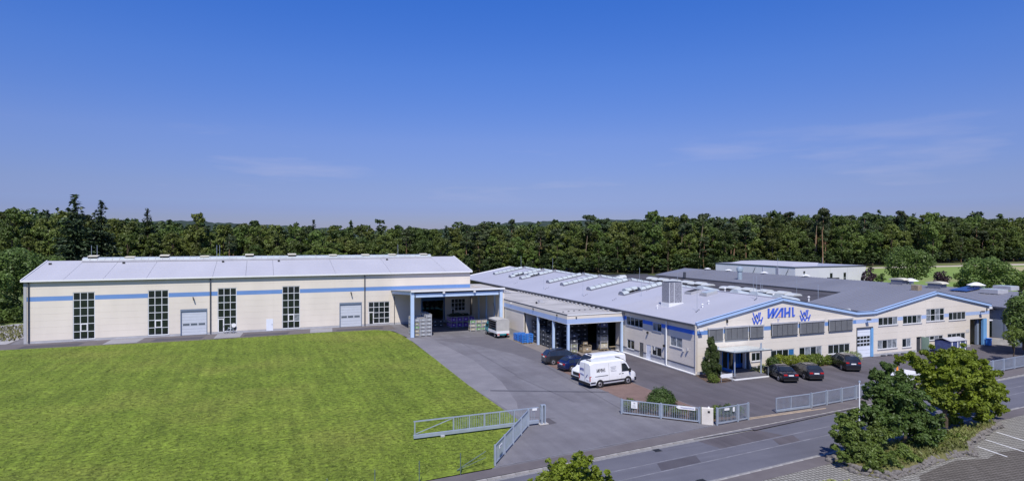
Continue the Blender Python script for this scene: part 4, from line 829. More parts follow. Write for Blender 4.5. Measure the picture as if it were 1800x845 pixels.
b = MB(); b.prism([(PX0 + 3, PY0 + 4, PZ + .28), (PX0 + 3, PY1 - 3, PZ + .28), (PX0 + 8, PY1 - 3, PZ + .95), (PX0 + 8, PY0 + 8, PZ + .95)], (10, 0, 0)); b.build('roof_lantern', ROOFW, pal)
for p in (1372, 1452): q = pf(p, 466); b = MB(); b.tube((q[0] + 2, PY0 + 3, PZ), (q[0] + 2, PY0 + 3, PZ + 2.8), .035, n=5); b.build('mast', STEEL, pal)
b = MB(); x = pf(1413, 478)[0]; b.cbox((x, PY0 - .15, pf(1413, 478)[2]), (.4, .3, .5)); b.build('wall_lamp', LAMPD, pal)
t = thing('open_container', 'dark open-topped metal bin behind the grey roof below the pale hall', 'container', (pf(1442, 487)[0] - 2, PY0 - 6, 0)); b = MB(False); b.box(-1.2, 1.2, -1.0, 1.0, 3.0, 3.1); b.box(-1.2, 1.2, -1.0, -.9, 3.1, 4.0); b.box(-1.2, -1.1, -.9, 1.0, 3.1, 4.0); b.build('bin', DARKIN, t); b = MB(False); [b.box(x, x + .2, -.9, -.7, 0, 3.0) for x in (-1.1, .9)]; b.build('stand', STEELDK, t)

# ================================================================== ENTRANCE
ent = thing('entrance_porch', 'glass-roofed entrance porch on steel posts over blue doors', 'porch', (49, 52.5, 0))
b = MB(); b.prism([(46.3, 51.1, 0), (50.55, 51.15, 0), (50.55, 54.5, 0), (46.3, 54.5, 0)], (0, 0, .30)); b.build('platform', mat('platform_grey', (.13, .125, .14), .6, .12, 2), ent)
b = MB(); b.box(46.2, 50.75, 50.95, 51.1, 0, .12); b.box(46.05, 46.2, 51.0, 54.4, 0, .12); b.build('platform_edge', WHITE, ent)
for x, y in ((46.7, 51.7), (46.75, 54.3), (50.3, 51.7), (50.55, 51.9)): b = MB(); b.tube((x, y, .3 if x < 50.5 else 0), (x, y, 3.0 if x < 50 else 3.55), .07, n=10); b.build('post', STEEL, ent)
gl = mat('canopy_glass', (.48, .54, .54), .1, .1, 1, spec=.6)
for i in range(3): b = MB(); b.prism([(46.0 + i * 1.72, 51.0, 2.95), (47.68 + i * 1.72, 51.0, 2.95), (47.68 + i * 1.72, 54.65, 2.75), (46.0 + i * 1.72, 54.65, 2.75)], (0, 0, .03)); b.build('glass_pane', gl, ent)
b = MB(); b.bar((45.95, 51.0, 2.9), (51.2, 51.0, 2.9), .07, .1); b.bar((45.95, 54.6, 2.7), (51.2, 54.6, 2.7), .07, .1); [b.bar((46.0 + i * 1.72, 51, 2.9), (46.0 + i * 1.72, 54.6, 2.7), .06, .1) for i in range(4)]; b.build('canopy_frame', STEELDK, ent)
# glazed blue door set, in the wall opening
a0, a1, z0, z1 = edr; ds = thing('entrance_doors', None, None, (0, 0, 0)); ds.parent = off; ds.location = (a0 - OX, 0, 0); WL[ds.name] = np.array((a0, OY, 0))
nx = 4; wv = (a1 - a0) / nx
b = MB()
for i in range(nx + 1): x = min(max(a0 + i * wv, a0 + .05), a1 - .05); F.rect(b, x - .05, x + .05, .3, z1 - .1, -.25, -.1)
F.rect(b, a0, a1, z1 - .1, z1, -.25, -.1); b.build('door_frame', BLUEP, ds)
for i in range(nx):
    b = MB(); F.rect(b, a0 + i * wv + .05, a0 + (i + 1) * wv - .05, .3 if i else .3, .75, -.2, -.15); b.build('kick_panel', BLUEP, ds)
    b = MB(); F.rect(b, a0 + i * wv + .05, a0 + (i + 1) * wv - .05, .75, z1 - .1, -.2, -.17); b.build('door_glass', GLASS if i != 2 else GLASSB, ds)
for y_ in (52.75, 53.7):
    b = MB(); b.box(47.55, 47.62, y_, y_ + .09, .32, 2.5); b.box(47.55, 47.62, y_ + .83, y_ + .92, .32, 2.5); b.box(47.55, 47.62, y_ + .09, y_ + .83, .32, .62); b.box(47.55, 47.62, y_ + .09, y_ + .83, 2.4, 2.5); lf = b.build('open_door_leaf', BLUEP, ds)
    b = MB(); b.box(47.57, 47.60, y_ + .09, y_ + .83, .62, 2.4); b.build('door_glass', GLASS, lf)
b = MB(); b.box(50.7, 51.0, 54.1, 54.7, .0, 2.3); b.build('side_pillar', STEELDK, ent); b = MB(); b.box(50.45, 50.62, 54.2, 54.6, .3, 2.6); b.build('pale_pillar', WHITE, ent)
for y in (51.3, 52.4): b = MB(); b.tube((50.95, y, 0), (50.95, y, 1.0), .03); b.tube((50.95, 51.3, 1.0), (50.95, 52.4, 1.0), .03); b.build('handrail', STEEL, ent)
sg = thing('direction_sign', 'low white arrow board on two posts in the bed beside the entrance', 'sign', (44.9, 50.9, 0), R(0)); b = MB(False)
for x in (-.7, .75): b.tube((x, 0, 0), (x, 0, 1.1), .03)
b.build('post', STEEL, sg); b = MB(False); b.prism([(-.65, -.06, .45), (.72, -.06, .45), (.72, -.06, .85), (-.65, -.06, .85), (-.85, -.06, .65)], (0, .03, 0)); b.build('board', WHITE, sg)

# ================================================================== FENCES
def bars_panel(k, p, q, z0, z1, parent, post_w=.06, spacing=.14, frame=True, back=0):
    p = np.array((*p, 0.)); q = np.array((*q, 0.)); b = MB()
    Z0, Z1 = np.array((0, 0, z0)), np.array((0, 0, z1))
    b.bar(p + Z0, q + Z0, .06, .09); b.bar(p + Z1, q + Z1, .06, .07); d = q - p; Ln = np.linalg.norm(d); u = d / Ln
    b.bar(p + u * .03 + Z0, p + u * .03 + Z1, .06); b.bar(q - u * .03 + Z0, q - u * .03 + Z1, .06); fr_ = b.build('panel_frame', STEEL, parent)
    b = MB(); n = max(2, int(Ln / spacing))
    for i in range(1, n): c = p + u * Ln * i / n; b.bar(c + Z0 + (0, 0, .04), c + Z1 - (0, 0, .03), .03, .03)
    o = b.build('bars', STEEL, parent); o['kind'] = 'stuff'; return fr_
def fence(name, label, pts, z0=.14, h=1.22, group=None, postw=.12):
    t = thing(name, label, 'fence', (*pts[0], 0), 0, group)
    for i, p in enumerate(pts):
        b = MB(); b.box(p[0] - postw / 2, p[0] + postw / 2, p[1] - postw / 2, p[1] + postw / 2, 0, h + .08); b.build('post', STEEL, t)
    for i in range(len(pts) - 1):
        p, q = np.array(pts[i], float), np.array(pts[i + 1], float); u = (q - p) / np.linalg.norm(q - p); bars_panel(i, tuple(p + u * .09), tuple(q - u * .09), z0, h, t)
    return t
def lerp(p, q, k): return (p[0] + (q[0] - p[0]) * k, p[1] + (q[1] - p[1]) * k)
fa = fence('bar_fence', 'galvanised bar fence between the grass corner and the sliding gate', [lerp((14.2, 37.9), (19.6, 44.75), i / 4) for i in range(5)], h=1.3)
fb = fence('bar_fence', 'galvanised bar fence with notice board running to the white gate pillar', [(28.4, 45.0), (30.7, 42.6), (32.85, 40.35)], h=1.22)
fc = fence('bar_fence', 'short galvanised fence bay with small white notices right of the pillar', [(33.75, 39.35), (36.0, 39.5), (37.2, 39.6)], h=1.35)
fd = fence('bar_fence', 'galvanised fence bays behind the roadside trees along the footway', [(45.0 + 2.05 * i, 40.3 + .17 * i) for i in range(6)], h=1.25)
fe = fence('bar_fence', 'pale galvanised fence along the road at the far right', [(73.2 + 2.3 * i, 43.0 + .19 * i) for i in range(12)], h=1.3)
# sliding gate standing open over the lawn
sg = thing('sliding_gate', 'long grey sliding gate pushed open over the lawn with a braced tail', 'gate', (10.5, 45, 0))
GY = 45.0; b = MB(); b.box(10.4, 20.6, GY - .09, GY + .09, .12, .36); b.build('bottom_beam', STEEL, sg)
b = MB(); b.box(10.4, 20.6, GY - .04, GY + .04, 1.32, 1.40); b.build('top_rail', STEEL, sg)
for i, p in enumerate((728.5, 796.5, 824.5, 851, 877.5, 903, 928, 950)): x = P(1, GY, p, 750)[0] + .02; b = MB(); b.box(x - .04, x + .04, GY - .05, GY + .05, .36, 1.32); b.build('upright', STEEL, sg)
x0 = P(1, GY, 728.5, 750)[0]; x1 = P(1, GY, 796.5, 750)[0]; b = MB(); b.bar((x0, GY, .4), (x1, GY, 1.3), .05); b.build('brace', STEEL, sg)
b = MB()
for x in np.arange(x1 + .14, 20.4, .145): b.box(x - .013, x + .013, GY - .013, GY + .013, .36, 1.32)
b.build('bars', STEEL, sg)['kind'] = 'stuff'
b = MB(); x = P(1, GY, 939, 722)[0]; b.box(x - .2, x + .2, GY - .1, GY - .06, 1.18, 1.34); b.build('maker_plate', WHITE, sg)
for x in (12.6,): b = MB(); b.box(x - .15, x + .15, GY - .2, GY + .2, 0, .12); b.build('roller', PLINTH, sg)
gp = thing('gate_post', 'double galvanised guide post at the end of the open sliding gate', 'post', (20.95, 45, 0)); b = MB(); b.box(20.8, 20.95, 44.85, 45.15, 0, 1.5); b.box(21.1, 21.2, 44.85, 45.15, 0, 1.5); b.box(20.8, 21.2, 44.9, 45.1, 1.5, 1.56); b.build('post', STEEL, gp); b = MB(); b.box(20.6, 21.4, 44.7, 45.3, .0, .04); b.build('base_plate', CONC, gp)
# second sliding gate
s2 = thing('sliding_gate', 'closed-back sliding gate standing behind the far fence left of the trees', 'gate', (41, 40.3, 0))
b = MB(); b.box(40.9, 44.85, 40.24, 40.36, .05, .22); b.build('bottom_beam', STEEL, s2); b = MB(); b.box(40.9, 44.85, 40.26, 40.34, 1.2, 1.27); b.build('top_rail', STEEL, s2)
for x in (40.94, 42.6, 44.8): b = MB(); b.box(x - .04, x + .04, 40.26, 40.34, .22, 1.2); b.build('upright', STEEL, s2)
b = MB(); [b.box(x - .013, x + .013, 40.287, 40.313, .22, 1.2) for x in np.arange(41.05, 44.8, .14)]; b.build('bars', STEEL, s2)['kind'] = 'stuff'
b = MB(); b.box(37.3, 44.5, 39.86, 39.92, .0, .05); b.box(37.3, 46, 39.6, 39.72, 0, .03); struct(b.build('gate_rail', mat('rail_rust', (.42, .33, .24), .7, .2, 2)))
# pillar, signs
pl = thing('gate_pillar', 'off-white rendered gate pillar with letter slot and lamp', 'pillar', (33.3, 39.95, 0), R(-40)); b = MB(False); b.box(-.45, .45, -.22, .22, 0, 1.28); b.build('pillar', mat('pillar_render', (.62, .58, .52), .85, .1, 1.5, bump=.2), pl)
b = MB(False); b.box(.02, .2, -.235, -.222, .95, 1.12); b.build('letter_slot', LAMPD, pl); b = MB(False); b.tube((.1, 0, 1.28), (.1, 0, 1.40), .09, .06); b.build('lamp', WHITE, pl)
def text_mesh(s_, size, ext=.004):
    cu = bpy.data.curves.new('txt', 'FONT'); cu.body = s_; cu.size = size; cu.extrude = ext; cu.align_x = 'CENTER'; cu.align_y = 'CENTER'
    o_ = bpy.data.objects.new('txt', cu); COL.objects.link(o_); bpy.context.view_layer.update(); me = bpy.data.meshes.new_from_object(o_.evaluated_get(bpy.context.evaluated_depsgraph_get())); bpy.data.objects.remove(o_); me.transform(Matrix.Rotation(math.pi / 2, 4, 'X')); return me
def lettering(s_, size, parent, loc, rz=0, m_=None, name='lettering', wt=1):
    me = text_mesh(s_, size); me.materials.clear(); me.materials.append(m_ or LAMPD); o_ = link_mesh(name, me, parent, loc); o_.rotation_euler = (0, 0, rz); return o_
ang = math.atan2(42.6 - 45.0, 30.7 - 28.4)
nb_ = thing('notice_board', 'white notice board marked 16 hung on the bar fence', 'sign', (29.15, 44.17, 0), ang); b = MB(False); b.box(-.26, .26, -.07, -.04, .62, 1.18); b.build('board', WHITE, nb_); lettering('16', .2, nb_, (0, -.075, 1.05))
b = MB(False); [b.box(-.18 + .03 * (i % 2), .16 - .02 * i, -.074, -.07, .70 + .06 * i, .72 + .06 * i) for i in range(4)]; b.build('print_lines', mat('grey_print', (.3, .3, .3), .6), nb_)
ar = thing('arrow_sign', 'white arrow-shaped direction sign on the bar fence by the pillar', 'sign', (32.1, 41.08, 0), math.atan2(40.35 - 42.6, 32.85 - 30.7)); b = MB(False); b.prism([(-.62, -.07, 1.0), (.72, -.07, 1.0), (.72, -.07, 1.28), (-.62, -.07, 1.28), (-.82, -.07, 1.14)], (0, .03, 0)); b.build('board', WHITE, ar); lettering('Warenannahme', .165, ar, (.08, -.075, 1.14), 0, mat('blue_print', (.05, .08, .3), .6))
for x, w_, h_, lb in ((34.75, .5, .18, 'wide white plate on the short fence bay right of the pillar'), (35.45, .2, .34, 'upright white notice on the short fence bay')):
    t = thing('small_sign', lb, 'sign', (x, 39.35, 0)); b = MB(False); b.box(-w_ / 2, w_ / 2, -.01, .02, 1.28 - h_, 1.28); b.build('board', WHITE, t)
t = thing('small_sign', 'small white sign with writing low on the left bar fence', 'sign', (14.75, 38.45, 0), math.atan2(6.85, 5.4)); b = MB(False); b.box(-.3, .3, -.09, -.06, 1.0, 1.18); b.build('board', WHITE, t); b = MB(False); b.box(-.2, .2, -.094, -.09, 1.07, 1.11); b.build('print_lines', MATS['grey_print'], t)
# wire fence posts in the grass
for i, (px, py) in enumerate(((809.5, 833), (737, 848), (659, 865), (575, 882), (488, 902))):
    x, y, _ = G(px, py); t = thing('wire_fence_post', 'thin dark green wire fence post at the lower lawn edge', 'post', (x, y, 0), 0, 'wire fence posts along the lower lawn edge'); b = MB(False); b.tube((0, 0, 0), (0, 0, 1.35), .03, n=6); b.build('post', mat('post_green', (.10, .14, .12), .6), t)
t = thing('wire_fence_brace', 'leaning dark brace struts beside the left fence end', 'brace', (13.6, 38.0, 0)); b = MB(False); b.tube((0, 0, 1.0), (-2.0, -.05, .05), .03); b.tube((0, 0, .6), (-2.0, -.05, .03), .02); b.build('strut', MATS['post_green'], t)
t = thing('flag_pole', 'slim white pole rising from the shrubs by the road', 'pole', (38.45, 30.4, 0)); b = MB(False); b.tube((0, 0, 0), (0, 0, 5.0), .05, .035, n=10); b.build('pole', WHITE, t); b = MB(False); b.tube((0, 0, 5.0), (0, 0, 5.1), .08, .05); b.build('cap', STEEL, t)

# ================================================================== CRATES
def mesh_crate(col, name='mesh_crate', w=.82, d=1.2, h=.52, wood=False):
    """wire pallet cage: feet, base frame, corner posts, side sheets with handling cut-outs"""
    b = MB(False)
    for sx in (-1, 1):
        for sy in (-1, 1): b.cbox((sx * (w / 2 - .04), sy * (d / 2 - .04), h / 2), (.07, .07, h))
    b.box(-w / 2, w / 2, -d / 2, d / 2, .09, .14)
    for z in (h - .05,):
        b.box(-w / 2, w / 2, -d / 2, -d / 2 + .04, z, h); b.box(-w / 2, w / 2, d / 2 - .04, d / 2, z, h); b.box(-w / 2, -w / 2 + .04, -d / 2 + .04, d / 2 - .04, z, h); b.box(w / 2 - .04, w / 2, -d / 2 + .04, d / 2 - .04, z, h)
    t = thing(name, None, None); fr_ = b.build('frame', (STEELDK if col is CDK or col is CNAV else PLINTH) if not wood else col, t)
    b = MB(False); g = .03
    b.box(-w / 2 + .05, w / 2 - .05, -d / 2 + .012, -d / 2 + .03, .16, h * .80); b.box(-w / 2 + .09, w / 2 - .09, d / 2 - .03, d / 2 - .012, .16, h * .72); b.box(-w / 2 + .012, -w / 2 + .03, -d / 2 + .09, d / 2 - .09, .16, h * .72); b.box(w / 2 - .03, w / 2 - .012, -d / 2 + .09, d / 2 - .09, .16, h * .72)
    b.build('side_sheet', col, t)
    b = MB(False); b.box(-.12, .14, -d / 2 + .002, -d / 2 + .010, h * .40, h * .60); b.box(-w / 2 + .002, -w / 2 + .010, -.1, .15, h * .40, h * .60); b.build('label_card', mat('label_card', (.6, .6, .58), .6, .1), t)
    b = MB(False); b.box(-w / 2 + .06, w / 2 - .06, -d / 2 + .06, d / 2 - .06, .145, h * .66); b.build('load', mat('metal_parts', (.07, .07, .08), .6, .5, 6), t)
    return t
CG = mat('crate_grey', (.34, .36, .38), .5, .25, 3, rand=0); CGR = mat('crate_green', (.16, .34, .12), .6, .12, 3); CTAN = mat('crate_tan', (.40, .34, .22), .7, .2, 3); CPUR = mat('crate_purple', (.16, .05, .34), .6, .15, 3)
CDK = mat('crate_dark', (.045, .05, .06), .6, .4, 3); COLV = mat('crate_olive', (.24, .25, .15), .6, .2, 3); CBEI = mat('crate_beige', (.46, .42, .32), .7, .15, 3); CNAV = mat('crate_navy', (.06, .08, .20), .5, .2, 3); CBL = mat('crate_blue', (.04, .22, .68), .5, .08, 3)
PROTO = {}
def crate(col, loc, label, group=None, rz=0, h=.52, w=.82, d=1.2, name='mesh_crate', wood=False):
    key = (col.name, h, w, d, name)
    if key not in PROTO: PROTO[key] = o_ = mesh_crate(col, name, w, d, h, wood)
    else: o_ = copy_tree(PROTO[key])
    o_.location = loc; o_.rotation_euler = (0, 0, rz); setp(o_, label, 'crate', group); return o_
g1 = 'stacked cages beside the left canopy post'
names = {CG: 'grey', CGR: 'green', CTAN: 'tan', COLV: 'olive', CDK: 'dark'}
lay = [[CTAN, CTAN, CGR, COLV, CG], [CG, CG, CG, CG, CG], [CG, CG, CG, CG, CG, CG]]
for i, cc in enumerate(lay):
    for j, c_ in enumerate(cc):
        for k_ in range(3):
            m_ = c_ if k_ == 0 else (CG if (i + j + k_) % 3 else CTAN)
            if m_ is CGR: lb = 'bright green steel cage in the stack by the left canopy post'
            else: lb = '%s steel cage in the stack beside the left canopy post' % names[m_]
            crate(m_, (21.75 + i * .95, 92.5 + k_ * 1.3, .0 + j * .555), lb, g1, h=.55, w=.86)
g2 = 'purple cages under the canopy'
for i in range(4):
    for j in range(2):
        for k_ in range(2): crate(CPUR, (29.6 + i * 1.05, 99.2 + k_ * 1.3, j * .92), 'purple crate in the low stack under the loading canopy', g2, h=.90, w=.98)
t = thing('tarp_cover', 'dark green cover sheet lying over the purple crates', 'tarpaulin', (31, 100, 1.85)); b = MB(False)
gx = [[(-1.9 + i * .6, -.6 + j * .5, .10 + .12 * math.sin(i * 1.9 + j) + .25 * math.exp(-((i - 3) ** 2 + (j - 2) ** 2) / 6)) for j in range(5)] for i in range(7)]
b.add([p for r_ in gx for p in r_], [(i * 5 + j, (i + 1) * 5 + j, (i + 1) * 5 + j + 1, i * 5 + j + 1) for i in range(6) for j in range(4)]); b.add([(-1.9, -.6, 0), (1.7, -.6, 0), (1.7, 1.4, 0), (-1.9, 1.4, 0)], [(0, 1, 2, 3)]); b.build('sheet', mat('tarp_green', (.03, .06, .045), .7, .2, bump=.4), t)
for i in range(3):
    for j in range(3):
        c_ = (CTAN, CBEI, CGR)[(i + j) % 3] if j or i != 1 else CGR
        crate(c_, (31.45 + i * .98, 94.6, j * .60), '%s cage in the low stack left of the tarpaulin truck' % {'crate_tan': 'tan', 'crate_beige': 'beige', 'crate_green': 'green'}[c_.name], 'cages left of the truck', h=.58, w=.9)
for i in range(2):
    for j in range(2): crate(CDK, (28.0 - i * .95 + 0, 101.5, j * .6), 'dark cage on the floor under the canopy beside the doorway', 'dark cages by the hall doorway', h=.58)
# stacks in the shed bays
gd = 'dark parts cages stacked inside the storage shed'
for (x0, y0, nx, ny, nz, c_) in ((36.7, 74.6, 1, 5, 4, CDK), (37.8, 76.4, 5, 1, 6, CDK), (37.0, 81.6, 3, 1, 5, CDK), (38.0, 78.4, 3, 1, 6, CDK)):
    for i in range(nx):
        for j in range(ny):
            for k_ in range(nz - ((i * 7 + j * 5) % 3 == 2)):
                crate(c_, (x0 + i * 1.02, y0 + j * 1.45 + random.uniform(-.04, .04), k_ * .62), 'dark parts cage stacked inside the open storage shed', gd, h=.60, w=.9)
for j in range(4): crate(COLV if j < 2 else CDK, (37.55, 71.4, j * .66), ('lower olive cage' if j == 0 else 'upper olive cage' if j == 1 else 'dark cage on the olive cages') + ' beside the shed corner post', 'cages beside the shed corner post' if j > 1 else None, h=.64, w=.95)
wc = crate(WOOD, (39.4, 71.2, 0), 'big grey wooden crate on a pallet at the shed front', None, h=.95, w=1.3, d=1.0, name='wooden_crate', wood=True); crate(WOOD, (39.3, 71.3, .96), 'small wooden crate resting on the big wooden crate', None, h=.42, w=.65, d=.6, name='wooden_crate', wood=True)
for j, (c_, nm) in enumerate(((CBEI, 'bottom beige box in the tall stack at the right shed post'), (CBEI, 'beige box with a cut-out, second in the tall shed stack'), (CDK, 'dark crate, third in the tall stack at the right shed post'), (CNAV, 'navy crate near the top of the tall shed stack'))): crate(c_, (42.2, 71.6, .25 + j * .92), nm, None, h=.90, w=1.15, d=1.0)
t = thing('pallet_table', 'low wooden trestle carrying the tall beige box stack', 'trestle', (42.2, 71.6, 0)); b = MB(False); b.box(-.6, .6, -.55, .55, .17, .24); [b.box(x - .05, x + .05, -.5, .5, 0, .17) for x in (-.5, 0, .5)]; b.build('trestle', WOOD, t)
t = thing('bench', 'small dark bench by the right shed post', 'bench', (43.5, 71.2, 0)); b = MB(False); b.box(-.45, .45, -.2, .2, .42, .47); b.build('seat', WOOD, t)
for x in (-.38, .38): b = MB(False); b.box(x - .03, x + .03, -.18, .18, 0, .42); b.build('leg', STEELDK, t)
# blue plastic boxes by the shed wall
gb = 'blue plastic boxes stacked against the shed wall'
for (x, y, n_) in ((34.55, 83.0, 4), (34.55, 82.2, 4), (34.6, 81.3, 4), (34.5, 80.3, 5), (35.35, 80.3, 5), (35.35, 83.0, 4)):
    for j in range(n_):
        crate(CBL, (x + random.uniform(-.01, .01), y, .12 + j * .25), 'bright blue plastic box in the stacks against the shed wall', gb, h=.245, w=.80, d=.62 if y < 81 and False else .78, name='plastic_box', wood=True)
    t = thing('pallet', 'wooden pallet under the bright blue boxes by the shed wall', 'pallet', (x, y, 0), 0, 'pallets under the blue boxes'); b = MB(False); [b.box(-.4, .4, -.38 + .18 * i, -.28 + .18 * i, .09, .115) for i in range(5)]; [b.box(q_ - .05, q_ + .05, -.38, .44, 0, .088) for q_ in (-.35, 0, .35)]; b.build('pallet', WOOD, t)
t = thing('hose_bundle', 'small bundle with white ends lying at the foot of the shed post', 'hose', (35.3, 73.3, 0)); b = MB(False); b.tube((-.25, 0, .1), (.2, .1, .35), .1); b.build('bundle', mat('bundle_yellow', (.5, .42, .2), .7), t)
# boxes and bins in front of the right gable
t = thing('storage_container', 'dark blue lidded container with white stripes in front of the right gable', 'container', (83.2, 52.6, 0)); b = MB(False); b.box(-1.6, 1.6, -1, 1, .1, 1.75); b.build('body', CNAV, t)
for x in (-1.3, -.2, .3, 1.3): b = MB(False); b.box(x - .08, x + .08, -1.03, -1.0, .15, 1.7); b.build('stripe', WHITE, t)
b = MB(False); b.prism([(-1.7, -1.1, 1.75), (1.7, -1.1, 1.75), (1.7, 0, 2.05), (-1.7, 0, 2.05)], (0, 0, .05)); b.prism([(-1.7, 1.1, 1.75), (1.7, 1.1, 1.75), (1.7, 0, 2.05), (-1.7, 0, 2.05)], (0, 0, .05)); b.build('lid', PLINTH, t)
t = thing('waste_bin', 'blue wheeled bin standing in the open doorway at the right end', 'bin', (94.0, 54.3, 0)); b = MB(False); b.prism([(-.25, -.25, .05), (.25, -.25, .05), (.25, .25, .05), (-.25, .25, .05)], (0, 0, .9)); b.build('body', CBL, t); b = MB(False); b.box(-.3, .3, -.3, .3, .95, 1.02); b.build('lid', CBL, t)
for i in range(5):
    x = fx(1548 + i * 11.7, 625); t = thing('kerb_block', 'low dark stop block along the wall foot between the doors', 'block', (x, OY - .35, 0), 0, 'dark stop blocks along the wall foot'); b = MB(False); b.prism([(-.3, -.12, 0), (.3, -.12, 0), (.3, .12, 0), (-.3, .12, 0)], (0, 0, .16)); b.build('block', STEELDK, t)

# ================================================================== VEHICLES
def loft(secs):
    b = MB(False); n = len(secs[0]); vs = [p for s_ in secs for p in s_]; fs = []
    for i in range(len(secs) - 1):
        for j in range(n - 1): fs.append((i * n + j, i * n + j + 1, (i + 1) * n + j + 1, (i + 1) * n + j))
    fs.append(tuple(range(n))[::-1]); fs.append(tuple((len(secs) - 1) * n + j for j in range(n))); b.add(vs, fs); return b
def interp(tab, x):
    xs = [t_[0] for t_ in tab]; return [float(np.interp(x, xs, [t_[k] for t_ in tab])) for k in range(1, len(tab[0]))]
def wheel(t, x, y, r, w=.22):
    s_ = 1 if y > 0 else -1; b = MB(False); b.tube((x, y - s_ * w, r), (x, y, r), r, n=20); wo_ = b.build('wheel', TYRE, t)
    b = MB(False); b.tube((x, y, r), (x, y + s_ * .015, r), r * .66, r * .62, n=16); b.build('rim', RIM, wo_)
    b = MB(False); b.tube((x, y + s_ * .015, r), (x, y + s_ * .03, r), r * .30, r * .22, n=10); b.build('hub', PLASTIC, wo_); return wo_
def car(label, loc, rz, kind, pm, group=None, chrome=True):
    Ln, Wd, H = {'sedan': (4.9, 1.86, 1.46), 'wagon': (4.75, 1.84, 1.47), 'suv': (4.75, 1.9, 1.66)}[kind]
    t = thing({'sedan': 'sedan_car', 'wagon': 'estate_car', 'suv': 'suv_car'}[kind], label, 'car', (*loc, 0), rz, group); hw_ = Wd / 2; f_, r_ = Ln / 2, -Ln / 2
    belt = H * .63
    if kind == 'sedan': top = [(r_, .62), (r_ + .12, .96), (r_ + .85, 1.02), (r_ + 1.55, 1.38), (r_ + 2.1, H - .01), (r_ + 2.7, H), (f_ - 1.95, 1.36), (f_ - 1.2, .99), (f_ - .35, .84), (f_ - .05, .66), (f_, .52)]
    elif kind == 'wagon': top = [(r_, .64), (r_ + .1, 1.0), (r_ + .35, 1.16), (r_ + .75, 1.42), (r_ + 1.5, H), (r_ + 2.5, H), (f_ - 1.95, 1.38), (f_ - 1.2, 1.0), (f_ - .35, .85), (f_ - .05, .66), (f_, .52)]
    else: top = [(r_, .7), (r_ + .08, 1.08), (r_ + .28, 1.28), (r_ + .6, 1.58), (r_ + 1.4, H), (r_ + 2.5, H), (f_ - 1.8, 1.56), (f_ - 1.1, 1.14), (f_ - .3, 1.0), (f_ - .05, .78), (f_, .6)]
    secs = []; xs = sorted(set([p[0] for p in top] + list(np.linspace(r_, f_, 22))))
    for x in xs:
        zt, = interp(top, x); e = min(x - r_, f_ - x); wv_ = hw_ * (1 - .16 * max(0, 1 - e / .55) ** 2); zb_ = .22 + .12 * max(0, 1 - e / .4); bl = min(belt, zt - .03)
        tw = wv_ * (.99 - .23 * max(0, (zt - belt)) / (H - belt) * 1.0) if zt > belt else wv_ * .93
        secs.append([(x, -wv_ * .9, zb_), (x, -wv_, zb_ + .16), (x, -wv_ * 1.0, bl * .75), (x, -wv_ * .97, bl), (x, -tw, max(bl, zt - .06)), (x, -tw * .8, zt), (x, 0, zt + .015), (x, tw * .8, zt), (x, tw, max(bl, zt - .06)), (x, wv_ * .97, bl), (x, wv_, bl * .75), (x, wv_, zb_ + .16), (x, wv_ * .9, zb_)])
    o_ = loft(secs).build('body', pm, t, smooth=False); md = o_.modifiers.new('soft', 'BEVEL'); md.width = .03; md.segments = 2; md.limit_method = 'ANGLE'; md.angle_limit = R(25)
    def side_y(x, z):
        zt, = interp(top, x); tw = hw_ * (.99 - .23 * max(0, (zt - belt)) / (H - belt)); zz = max(zt - .06, belt + .01); return hw_ * .97 + (tw - hw_ * .97) * (z - belt) / (zz - belt)
    g0, g1 = (r_ + 1.05, f_ - 1.45) if kind == 'sedan' else (r_ + .55, f_ - 1.45)
    cuts = [g0, g0 + (g1 - g0) * .36, g0 + (g1 - g0) * .68, g1] if kind == 'sedan' else [g0, g0 + (g1 - g0) * .28, g0 + (g1 - g0) * .62, g1]
    for s_ in (-1, 1):
        for i in range(3):
            a, c = cuts[i] + .04, cuts[i + 1] - .04; pts_l, pts_u = [], []
            for x in np.linspace(a, c, 5):
                zt, = interp(top, x); zu = max(min(zt - .10, H - .12), belt + .05); pts_l.append((x, s_ * (side_y(x, belt + .03) + .012), belt + .03)); pts_u.append((x, s_ * (side_y(x, zu) + .012), zu))
            b = MB(False); b.add(pts_l + pts_u, [(j, j + 1, 5 + j + 1, 5 + j) for j in range(4)]); w_ = b.build('side_window', CARGLASS, t)
            if chrome and True:
                b = MB(False)
                for j in range(4): b.bar(pts_u[j], pts_u[j + 1], .02); b.bar(pts_l[j], pts_l[j + 1], .02)
                b.build('window_trim', CHROME, w_)
        b = MB(False); b.cbox((f_ - 1.55, s_ * (hw_ + .07), belt + .08), (.14, .2, .13)); b.build('mirror', pm, t)
        b = MB(False); b.box(r_ + .005, r_ + .16, s_ * (hw_ - .36) - .18, s_ * (hw_ - .36) + .18, H * .52, H * .52 + .14) if kind != 'suv' else b.box(r_ + .01, r_ + .16, s_ * (hw_ - .32) - .16, s_ * (hw_ - .32) + .16, H * .56, H * .56 + .14); tl = b.build('tail_light', TAIL, t); tl.location.x -= .03
        b = MB(False); b.box(f_ - .22, f_ - .02, s_ * (hw_ - .40) - .14, s_ * (hw_ - .40) + .14, .60, .72); b.build('headlight', HEADL, t)
        for x in (r_ + .92, f_ - .88):
            b = MB(False); b.tube((x, s_ * (hw_ - .3), .34), (x, s_ * (hw_ + .004), .34), .41, n=20); b.build('wheel_arch', PLASTIC, t); wheel(t, x, s_ * (hw_ + .02), .33)
